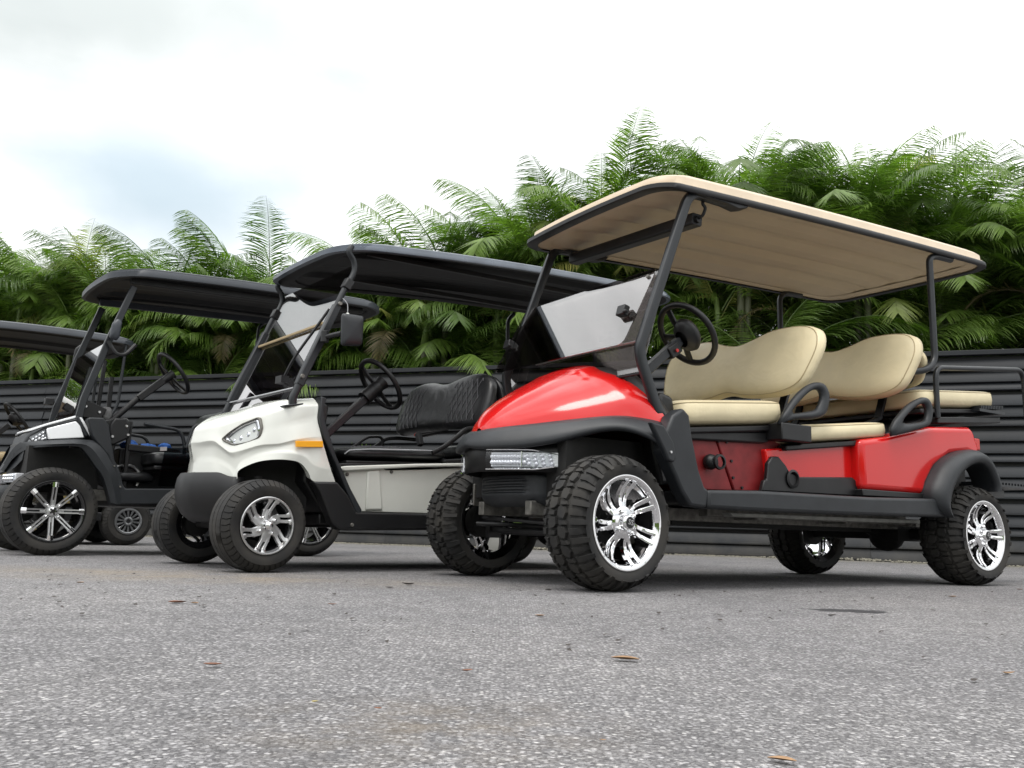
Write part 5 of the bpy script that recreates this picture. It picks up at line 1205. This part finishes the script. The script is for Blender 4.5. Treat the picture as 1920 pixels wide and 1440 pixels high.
    nz = N(t, 'ShaderNodeTexNoise'); nz.inputs['Scale'].default_value = 14; L(co, nz.inputs[0]); l2 = N(t, 'ShaderNodeVectorMath', operation='LENGTH'); L(o1.outputs[0], l2.inputs[0]); ad = N(t, 'ShaderNodeMath', operation='ADD'); L(l2.outputs['Value'], ad.inputs[0]); L(mr(nz.outputs[0], 0, 1, -.8, .8), ad.inputs[1])
    c6 = mix(mul(mr(ad.outputs[0], 1.0, .8), .92), c5, (.030, .030, .033))
    c7 = mix(mul(mr(noi(2.3, 7, .7), .64, .72), .6), c6, (.05, .05, .052))
    L(c7, p.inputs['Base Color']); p.inputs['Roughness'].default_value = .82; p.inputs['Specular IOR Level'].default_value = .35
    bp = N(t, 'ShaderNodeBump'); bp.inputs['Strength'].default_value = 1.0; bp.inputs['Distance'].default_value = .005; inv = mr(v1.outputs['Distance'], 0, .7, 1, 0)
    ah = N(t, 'ShaderNodeMath', operation='ADD'); L(inv, ah.inputs[0]); L(mul(mr(v2.outputs['Distance'], 0, .7, 1, 0), .4), ah.inputs[1]); L(ah.outputs[0], bp.inputs['Height']); L(bp.outputs[0], p.inputs['Normal'])
    return m
def axis(vals):
    return vals
b = B(); xs = [-200, -60, -25] + [-12 + i * 1.0 for i in range(25)] + [25, 60, 200]; ys = [-60, -20, -6] + [-2 + i * .9 for i in range(17)] + [25, 80, 300]
b.grid([[V(x, y, .006 * noise.noise(V(x * .5, y * .5, 0)) if (-11 < x < 12 and -1.5 < y < 12) else 0) for x in xs] for y in ys])
g = obj('ground', b, asphalt(), None, smooth=180); tag(g, None, None, None, 'structure')
M['soil'] = mat('garden_soil', (.06, .042, .028), .9, nscale=3, namt=.5, bump=.6, bscale=20)
b = B(); e1 = V(0, FX, 0) - FN * .10
b.poly([e1 - FD * 40, e1 + FD * 30, e1 + FD * 30 - FN * 14, e1 - FD * 40 - FN * 14]); so_ = obj('planting_bed', b, 'soil', None); so_.location.z = .02; tag(so_, None, None, None, 'structure')
# grit washed against the fence foot
M['grit'] = mat('pale_grit', (.33, .31, .25), .85, nscale=60, namt=.5)
b = B(); rg_ = random.Random(9)
for i in range(2600):
    s = rg_.uniform(-5.6, 6.5); d = abs(rg_.gauss(0, .10)) + .03; r = rg_.uniform(.006, .016); bump_ = .03 * max(0, math.sin(s * 1.7 + 1)) * max(0, 1 - d * 4)
    c = V(0, FX, 0) + FD * s + FN * d; b.sphere((c.x, c.y, bump_ + r * .3), r, 5, 3, 1, 1, .7)
gr = obj('gravel', b, 'grit', None, smooth=60, merge=False); tag(gr, 'pale grit washed up along the foot of the charcoal fence', 'gravel', None, 'stuff')
# ------------------------------------------------------------------ dry leaves
def leaf_mat(n, c): return mat(n, c, .6, nscale=40, namt=.4, bump=.4, bscale=120)
LM = [leaf_mat('dry_leaf_brown', (.22, .085, .04)), leaf_mat('dry_leaf_tan', (.34, .20, .10)), leaf_mat('dry_leaf_dark', (.035, .025, .02)), leaf_mat('dry_leaf_yellow', (.42, .34, .08))]
LEAVES = [(398, 1252, .055, 0, 'red brown curled dry leaf on the asphalt lower left of the middle'), (1172, 1241, .10, 1, 'long thin tan dry leaf on the asphalt below the red cart'), (876, 1263, .035, 0, 'small twisted rust leaf near the middle of the asphalt'),
 (708, 1335, .020, 0, 'tiny rust leaf scrap in the near asphalt left of the middle'), (1466, 1434, .055, 1, 'tan leaf lying at the very bottom of the view'), (1892, 1268, .05, 1, 'folded tan leaf near the right edge of the asphalt'),
 (332, 1133, .09, 0, 'long red brown leaf under the white cart, left of a second one'), (364, 1134, .05, 1, 'short red brown leaf beside the long one before the white cart'), (1786, 1121, .07, 1, 'tan leaf in front of the rear wheel of the red cart'), (1912, 1107, .06, 0, 'rust leaf by the right edge beyond the rear wheel of the red cart'),
 (1560, 1157, .06, 2, 'thin black leaf scrap below the dark oval spot'), (1456, 1084, .035, 3, 'small yellow leaf in the shade under the red cart'), (1028, 1108, .05, 2, 'dark leaf bit left of the front wheel of the red cart'), (730, 1104, .06, 2, 'larger dark scrap between the white cart and the red cart'), (765, 1098, .10, 2, 'long dark scrap between the white cart and the red cart'),
 (975, 1109, .04, 2, 'dark scrap below the far front wheel of the red cart'), (1012, 1158, .05, 1, 'pale tan sliver of leaf below the gap between the red wheels'), (150, 1095, .05, 1, 'tan leaf sliver right of the charcoal cart wheel'), (622, 1136, .05, 0, 'faint brown leaf below the white cart front wheel'), (88, 1054, .03, 2, 'dark crumb beside the charcoal cart wheel'),
 (1740, 1090, .06, 1, 'tan leaf behind the rear wheel of the red cart'), (590, 1322, .018, 3, 'tiny yellow leaf scrap on the near asphalt'), (1130, 1395, .015, 1, 'tiny tan scrap on the nearest asphalt')]
def ray_ground(px, py):
    d = fw * 1622 + rt * (px - 960) - up * (py - 720); t = .2405 / -d.z; return V(d.x * t, d.y * t, 0)
def dry_leaf(p, L, mi, seed):
    rl = random.Random(seed); b = B(); rows = []; n = 7; wd = L * rl.uniform(.16, .30); cu_ = rl.uniform(.1, .5) * L; tw = rl.uniform(-.8, .8)
    for i in range(n):
        t = i / (n - 1); w_ = wd * math.sin(math.pi * (t * .92 + .04)) ** .8; z = .004 + cu_ * (t - .5) ** 2 * 1.2; a = tw * (t - .5); x = (t - .5) * L; y = .12 * L * math.sin(t * 3)
        rows.append([V(x, y + w_ * math.cos(a), z + abs(w_) * .5 + w_ * math.sin(a) * .4), V(x, y, z), V(x, y - w_ * math.cos(a), z + abs(w_) * .5 - w_ * math.sin(a) * .4)])
    zmin = min(q.z for r in rows for q in r)
    for r in rows:
        for q in r: q.z -= zmin - .002
    b.grid(rows); o = obj('dry_leaf', b, LM[mi], None, smooth=180); o.location = p + V(0, 0, .002); o.rotation_euler = (0, 0, rl.uniform(-.5, .5)); return o
for i, (px, py, L, mi, lab) in enumerate([(x, y, l, m_, t_) for x, y, l, m_, t_ in LEAVES]):
    P_ = [(-.8, 1.5)]
    p = ray_ground(px, py); tag(dry_leaf(p, L * .55, mi, i + 3), lab, 'leaf', 'dry leaves scattered on the asphalt')
rd = random.Random(31); b = B()
for i in range(170):
    px, py = rd.uniform(20, 1900), 1062 + abs(rd.gauss(0, 70)); 
    if py > 1430: continue
    p = ray_ground(px, py); L = rd.uniform(.004, .016); a = rd.uniform(0, 3.14); c, s_2 = math.cos(a), math.sin(a); h = rd.uniform(.002, .005)
    q = [b.bm.verts.new((p.x + L * (u * c - v * s_2), p.y + L * (u * s_2 + v * c), .0065 + hh)) for u, v, hh in ((-1, -.2, 0), (.1, -.45, h), (1, 0, 0), (.2, .4, h * .6), (-.6, .35, 0))]; b.face(q); b.face([b.bm.verts.new((x.co.x, x.co.y, .0)) for x in q]) if False else None
o = obj('debris', b, LM[2], None, smooth=0, merge=False); tag(o, 'dark crumbs and leaf scraps scattered over the asphalt', 'debris', None, 'stuff')
# the unseen hedge added for reflections behind the camera follows the palms
# ------------------------------------------------------------------ PALMS
def leafmat(name, c1, c2, c3):
    m = bpy.data.materials.new(name); m.use_nodes = True; t = m.node_tree; p = t.nodes['Principled BSDF']; L = t.links.new
    oi = N(t, 'ShaderNodeObjectInfo'); r = N(t, 'ShaderNodeValToRGB'); e = r.color_ramp; e.elements[0].color = (*c1, 1); e.elements[1].color = (*c3, 1); e.elements[1].position = 1; q = e.elements.new(.55); q.color = (*c2, 1); q = e.elements.new(.93); q.color = (*c2, 1)
    L(oi.outputs['Random'], r.inputs[0])
    tcn = N(t, 'ShaderNodeTexCoord'); nz = N(t, 'ShaderNodeTexNoise'); nz.inputs['Scale'].default_value = 3; L(tcn.outputs['Object'], nz.inputs[0])
    mrn = N(t, 'ShaderNodeMapRange'); mrn.inputs[1].default_value = .35; mrn.inputs[2].default_value = .7; mrn.inputs[3].default_value = .75; mrn.inputs[4].default_value = 1.25; L(nz.outputs[0], mrn.inputs[0])
    vm = N(t, 'ShaderNodeVectorMath', operation='SCALE'); L(r.outputs[0], vm.inputs[0]); L(mrn.outputs[0], vm.inputs['Scale'])
    L(vm.outputs[0], p.inputs['Base Color']); p.inputs['Roughness'].default_value = .42; p.inputs['Specular IOR Level'].default_value = .45
    tl = N(t, 'ShaderNodeBsdfTranslucent'); L(vm.outputs[0], tl.inputs[0]); v2 = N(t, 'ShaderNodeVectorMath', operation='MULTIPLY'); v2.inputs[1].default_value = (1.5, 1.9, .7); L(vm.outputs[0], v2.inputs[0]); L(v2.outputs[0], tl.inputs[0])
    ms = N(t, 'ShaderNodeMixShader'); ms.inputs[0].default_value = .34; o = t.nodes['Material Output']; L(p.outputs[0], ms.inputs[1]); L(tl.outputs[0], ms.inputs[2]); L(ms.outputs[0], o.inputs[0]); return m
M['frond'] = leafmat('palm_leaf', (.065, .115, .024), (.150, .230, .046), (.36, .32, .11))
M['fronddry'] = leafmat('dead_palm_leaf', (.16, .12, .06), (.20, .16, .09), (.22, .17, .1))
M['cane'] = mat('palm_cane', (.095, .105, .05), .55, nscale=5, namt=.4, bump=.3, bscale=30)
M['shaft'] = mat('palm_crownshaft', (.13, .19, .05), .4, nscale=4, namt=.3)
def frond_mesh(L, seed, droop, vee, nl=46, lw=.0128, ll=.58, side=0, start=.16, fold=0):
    """arching feather leaf; root at origin, starts up +z, arches towards +x"""
    rnd = random.Random(seed); b = B(); a0 = R(rnd.uniform(72, 84)); P = []; p = V(0, 0, 0); n = 22
    for i in range(n + 1):
        t = i / n; P.append(p.copy()); a = a0 - droop * .84 * (t ** 1.5); p = p + V(math.cos(a), side * t * .35, math.sin(a)) * (L / n)
    b.tube(P, .011, 4, scale=lambda t: 1.0 - .85 * t, cap=False)
    def at(t):
        f = t * n; i = min(int(f), n - 1); k = f - i; return P[i].lerp(P[i + 1], k), (P[i + 1] - P[i]).normalized()
    nl = int(nl * 1.5)
    for i in range(nl):
        t = start + (1 - start) * (i / (nl - 1)) ** .95; q, tan = at(min(t, .999)); sv = tan.cross(V(0, 0, 1)); 
        if sv.length < .05: sv = V(0, 1, 0)
        sv = V(0, 1, 0) - tan * tan.y; sv.normalize(); nv = sv.cross(tan); nv.normalize()
        if nv.z < 0 and nv.x > 0: pass
        le = ll * (math.sin(math.pi * (.12 + .80 * ((i / (nl - 1)))) ) ** .7) * rnd.uniform(.85, 1.1)
        for s in (-1, 1):
            if rnd.random() < .03: continue
            fwd = .75 + .45 * (i / nl) + rnd.uniform(-.12, .12); up_ = vee + .18 + rnd.uniform(-.18, .18)
            d = (sv * s * (1 - fold * .5) + tan * fwd - nv * -up_).normalized(); w_ = lw * rnd.uniform(.85, 1.2); pts = []; m = 4; c = q.copy(); dd = d.copy(); seg = le / m; dr = rnd.uniform(.05, .34)
            for k in range(m + 1):
                pts.append(c.copy()); dd = (dd + V(0, 0, -dr * (k + 1) / m)).normalized(); c = c + dd * seg
            wn = tan.lerp(nv, .35).normalized(); prev = None
            for k in range(m + 1):
                ww_ = w_ * (.45, 1, .9, .55, .04)[k]; a_, c_ = b.bm.verts.new(pts[k] + wn * ww_), b.bm.verts.new(pts[k] - wn * ww_)
                if prev: b.face((prev[0], a_, c_, prev[1]))
                prev = (a_, c_)
    bm = b.bm; me = bpy.data.meshes.new('frond'); bm.to_mesh(me); bm.free(); me.materials.append(M['frond']); return me
FR = [frond_mesh(L, i * 7 + 1, dr, ve, side=sd, nl=nl) for i, (L, dr, ve, sd, nl) in enumerate([(2.0, 1.5, .55, 0, 46), (2.1, 1.9, .35, .3, 48), (1.9, 2.3, .15, -.3, 44), (2.1, 1.45, .55, .1, 50), (1.8, 2.6, .0, .2, 42), (2.0, 1.75, .5, -.2, 46), (1.7, 1.3, .7, 0, 40), (2.3, 2.1, .3, .1, 50)])]
SPEAR = frond_mesh(1.5, 99, .15, .0, nl=30, ll=.30, fold=1.8, lw=.010)
DRY = frond_mesh(1.6, 77, 3.0, -.3, nl=26, ll=.36, lw=.010); DRY.materials.clear(); DRY.materials.append(M['fronddry'])
def trunk_mesh(H, seed, r=.045):
    rnd = random.Random(seed); b = B(); P = []; lx, ly = rnd.uniform(-.35, .35), rnd.uniform(-.25, .25); n = 26
    for i in range(n + 1):
        t = i / n; P.append(V(lx * t * t, ly * t * t, H * t))
    b.tube(P, r, 9, scale=lambda t: (1.25 - .35 * t) * (1 + .09 * (1 if int(t * 26) % 3 == 0 else 0)), cap=False)
    me = bpy.data.meshes.new('trunk'); b.bm.to_mesh(me); b.bm.free(); me.materials.append(M['cane']); me.polygons.foreach_set('use_smooth', [True] * len(me.polygons)); return me, P[-1]
def shaft_mesh():
    b = B(); b.tube([V(0, 0, -.1), V(0, 0, .1), V(0, 0, .35), V(0, 0, .6)], .055, 9, scale=lambda t: 1.1 - .55 * t); me = bpy.data.meshes.new('crownshaft'); b.bm.to_mesh(me); b.bm.free(); me.materials.append(M['shaft']); me.polygons.foreach_set('use_smooth', [True] * len(me.polygons)); return me
TR = {}
for h in (1.0, 1.6, 2.2, 2.8, 3.3): TR[h] = [trunk_mesh(h, int(h * 10) + k) for k in range(2)]
SH = shaft_mesh(); rp = random.Random(21); NF = 0
def palm(loc, hs, label, spread=.45, nf=8):
    global NF
    o = bpy.data.objects.new('areca_palm', None); COL.objects.link(o); o.location = loc; o.rotation_euler = (0, 0, rp.uniform(0, 6.28)); tag(o, label, 'palm tree', 'areca palms in a hedge behind the fence')
    def put(name, me, l, rot, s=1):
        q = bpy.data.objects.new(name, me); COL.objects.link(q); q.parent = o; q.location = l; q.rotation_euler = rot; q.scale = (s, s, s); return q
    Rz = Matrix.Rotation(o.rotation_euler.z, 3, 'Z')
    def clear(l, lean, a, me2, s_):
        tip = o.location + Rz @ (l + (Matrix.Rotation(a, 3, 'Z') @ (Matrix.Rotation(lean, 3, 'Y') @ V(1.5, 0, -.15))) * s_); dd = (tip - V(0, FX, 0)).dot(FN)
        return dd < -.35 or tip.z > 2.9
    for k, h in enumerate(hs):
        key = min(TR, key=lambda v: abs(v - h)); me, tip = TR[key][rp.randrange(2)]; az = rp.uniform(0, 6.28); c = V(spread * math.cos(az), spread * math.sin(az), 0) * rp.uniform(.3, 1); rz = rp.uniform(0, 6.28); sc_ = h / key
        put('trunk', me, c, (0, 0, rz), sc_); tp = c + (Matrix.Rotation(rz, 4, 'Z') @ tip) * sc_
        put('crownshaft', SH, tp, (rp.uniform(-.1, .1), rp.uniform(-.1, .1), 0), 1)
        a = rp.uniform(0, 6.28)
        for i in range(nf):
            a += 2.4 + rp.uniform(-.2, .2); lean = .07 + .62 * (i / nf) ** 1.15 + rp.uniform(-.08, .08); me2 = FR[(6, 3, 0, 5, 1, 7, 2, 4)[min(7, int(i / nf * 8 + rp.uniform(-.6, .9))) if i else 0]]
            sc3_ = rp.uniform(.78, 1.12); lp = tp + V(0, 0, .40 - .05 * i)
            for _q in range(6):
                if clear(lp, lean, a, me2, sc3_): break
                a += 1.05
            else: continue
            put('frond', me2, lp, (0, lean, a), sc3_); NF += 1
        if rp.random() < .45: put('spear_leaf', SPEAR, tp + V(0, 0, .5), (rp.uniform(-.08, .08), rp.uniform(-.05, .1), a), rp.uniform(.7, 1.0))
        if rp.random() < .6 and h > 2.3: put('dead_frond', DRY, tp + V(0, 0, .1), (0, .7, a + 1), rp.uniform(.7, 1))
    return o
# target height of the hedge top along the fence (s = metres along the fence)
TOPS = [(-22, 5.2), (-10, 5.4), (-8.6, 5.5), (-6.5, 5.15), (-4.6, 5.15), (-3.3, 4.5), (-2.9, 4.5), (-2.4, 5.3), (-1.4, 5.6), (.2, 5.6), (1.2, 5.9), (2.0, 6.1), (3.0, 6.15), (4.4, 6.0), (5.6, 5.6), (8, 5.2), (12, 5.2)]
rowsP = [(1.0, 1.0, 0, 4), (1.9, 1.05, .15, 3), (3.0, 1.3, .2, 3)]
SEEN = []
ri = 0
for (dist, step, dh, ns) in rowsP:
    s = -13.5 if ri == 0 else -15.5; k = 0
    lim = 8.6 if ri == 0 else 9.5
    while s < lim:
        top = itp(s, TOPS) + dh; ss = s + rp.uniform(-.25, .25); p = V(0, FX, 0) + FD * ss - FN * (dist + rp.uniform(-.15, .2))
        hmax = top - 1.95
        hs = [hmax, hmax - rp.uniform(.1, .4), hmax - rp.uniform(.4, .9), hmax - rp.uniform(1.0, 1.7)] + ([max(.5, hmax - 2.3 + rp.uniform(-.3, .3))] if ns > 3 else [])
        SEEN.append((ss, palm(p, [h + rp.uniform(-.12, .12) for h in hs], None, nf=9 if ri == 0 else 8), ri, top)); s += step; k += 1
    ri += 1
ORD = 'first second third fourth fifth sixth seventh eighth ninth tenth eleventh twelfth thirteenth fourteenth fifteenth sixteenth seventeenth eighteenth nineteenth twentieth'.split() + ['twenty-first', 'twenty-second', 'twenty-third', 'twenty-fourth']
rn = ('front row of the hedge nearest the fence', 'second row of the hedge', 'rearmost row of the hedge')
for r_ in range(3):
    row = sorted([q for q in SEEN if q[2] == r_], key=lambda q: q[0])
    for k, q in enumerate(row): q[1]['label'] = 'areca palm, %s from the left in the %s' % (ORD[k], rn[r_])
# far-off foliage closing the hedge
def mass():
    b = B(); rm = random.Random(5)
    for i in range(34000):
        s = rm.uniform(-17, 11); z = rm.uniform(.2, 1) ** .8 * (itp(s, TOPS) - 1.0); d = rm.uniform(3.8, 5.2); c = V(0, FX, 0) + FD * s - FN * d + V(0, 0, z)
        a = rm.uniform(0, 6.28); el = rm.uniform(-1.2, .6); L = rm.uniform(.25, .5); dv = V(math.cos(a) * math.cos(el), math.sin(a) * math.cos(el), math.sin(el)) * L; wv = dv.cross(V(rm.uniform(-1, 1), rm.uniform(-1, 1), rm.uniform(-1, 1))).normalized() * .03
        v = [b.bm.verts.new(q) for q in (c - dv * .5, c - dv * .1 + wv, c + dv * .5, c - dv * .1 - wv)]; b.face(v)
    return b
o = obj('foliage', mass(), 'frond', None, smooth=0, merge=False); tag(o, 'dense dark foliage filling the back of the palm hedge', 'foliage', None, 'stuff')

# unseen dark hedge added behind the camera to darken reflections in chrome and paint
b = B(); rm = random.Random(8); b.box(-22, 22, -19, -17, 0, 3.6)
for i in range(9000):
    x = rm.uniform(-23, 23); z = rm.uniform(0, 1) * (4.6 + .8 * math.sin(x * .7)); c = V(x, -16.8 - rm.uniform(0, 1.2), z); L = rm.uniform(.25, .6)
    dv = V(rm.uniform(-1, 1), rm.uniform(-1, 1), rm.uniform(-1, .6)).normalized() * L; wv = dv.cross(V(rm.uniform(-1, 1), rm.uniform(-1, 1), rm.uniform(-1, 1))).normalized() * .09
    v = [b.bm.verts.new(q) for q in (c - dv * .5, c + wv, c + dv * .5, c - wv)]; b.face(v)
o = obj('hedge', b, 'frond', None, smooth=0, merge=False); tag(o, 'unseen dark hedge added behind the camera to darken reflections in the carts', 'hedge', None, 'stuff')
for _o in list(bpy.data.objects):
    if '_o' in _o: del _o['_o']
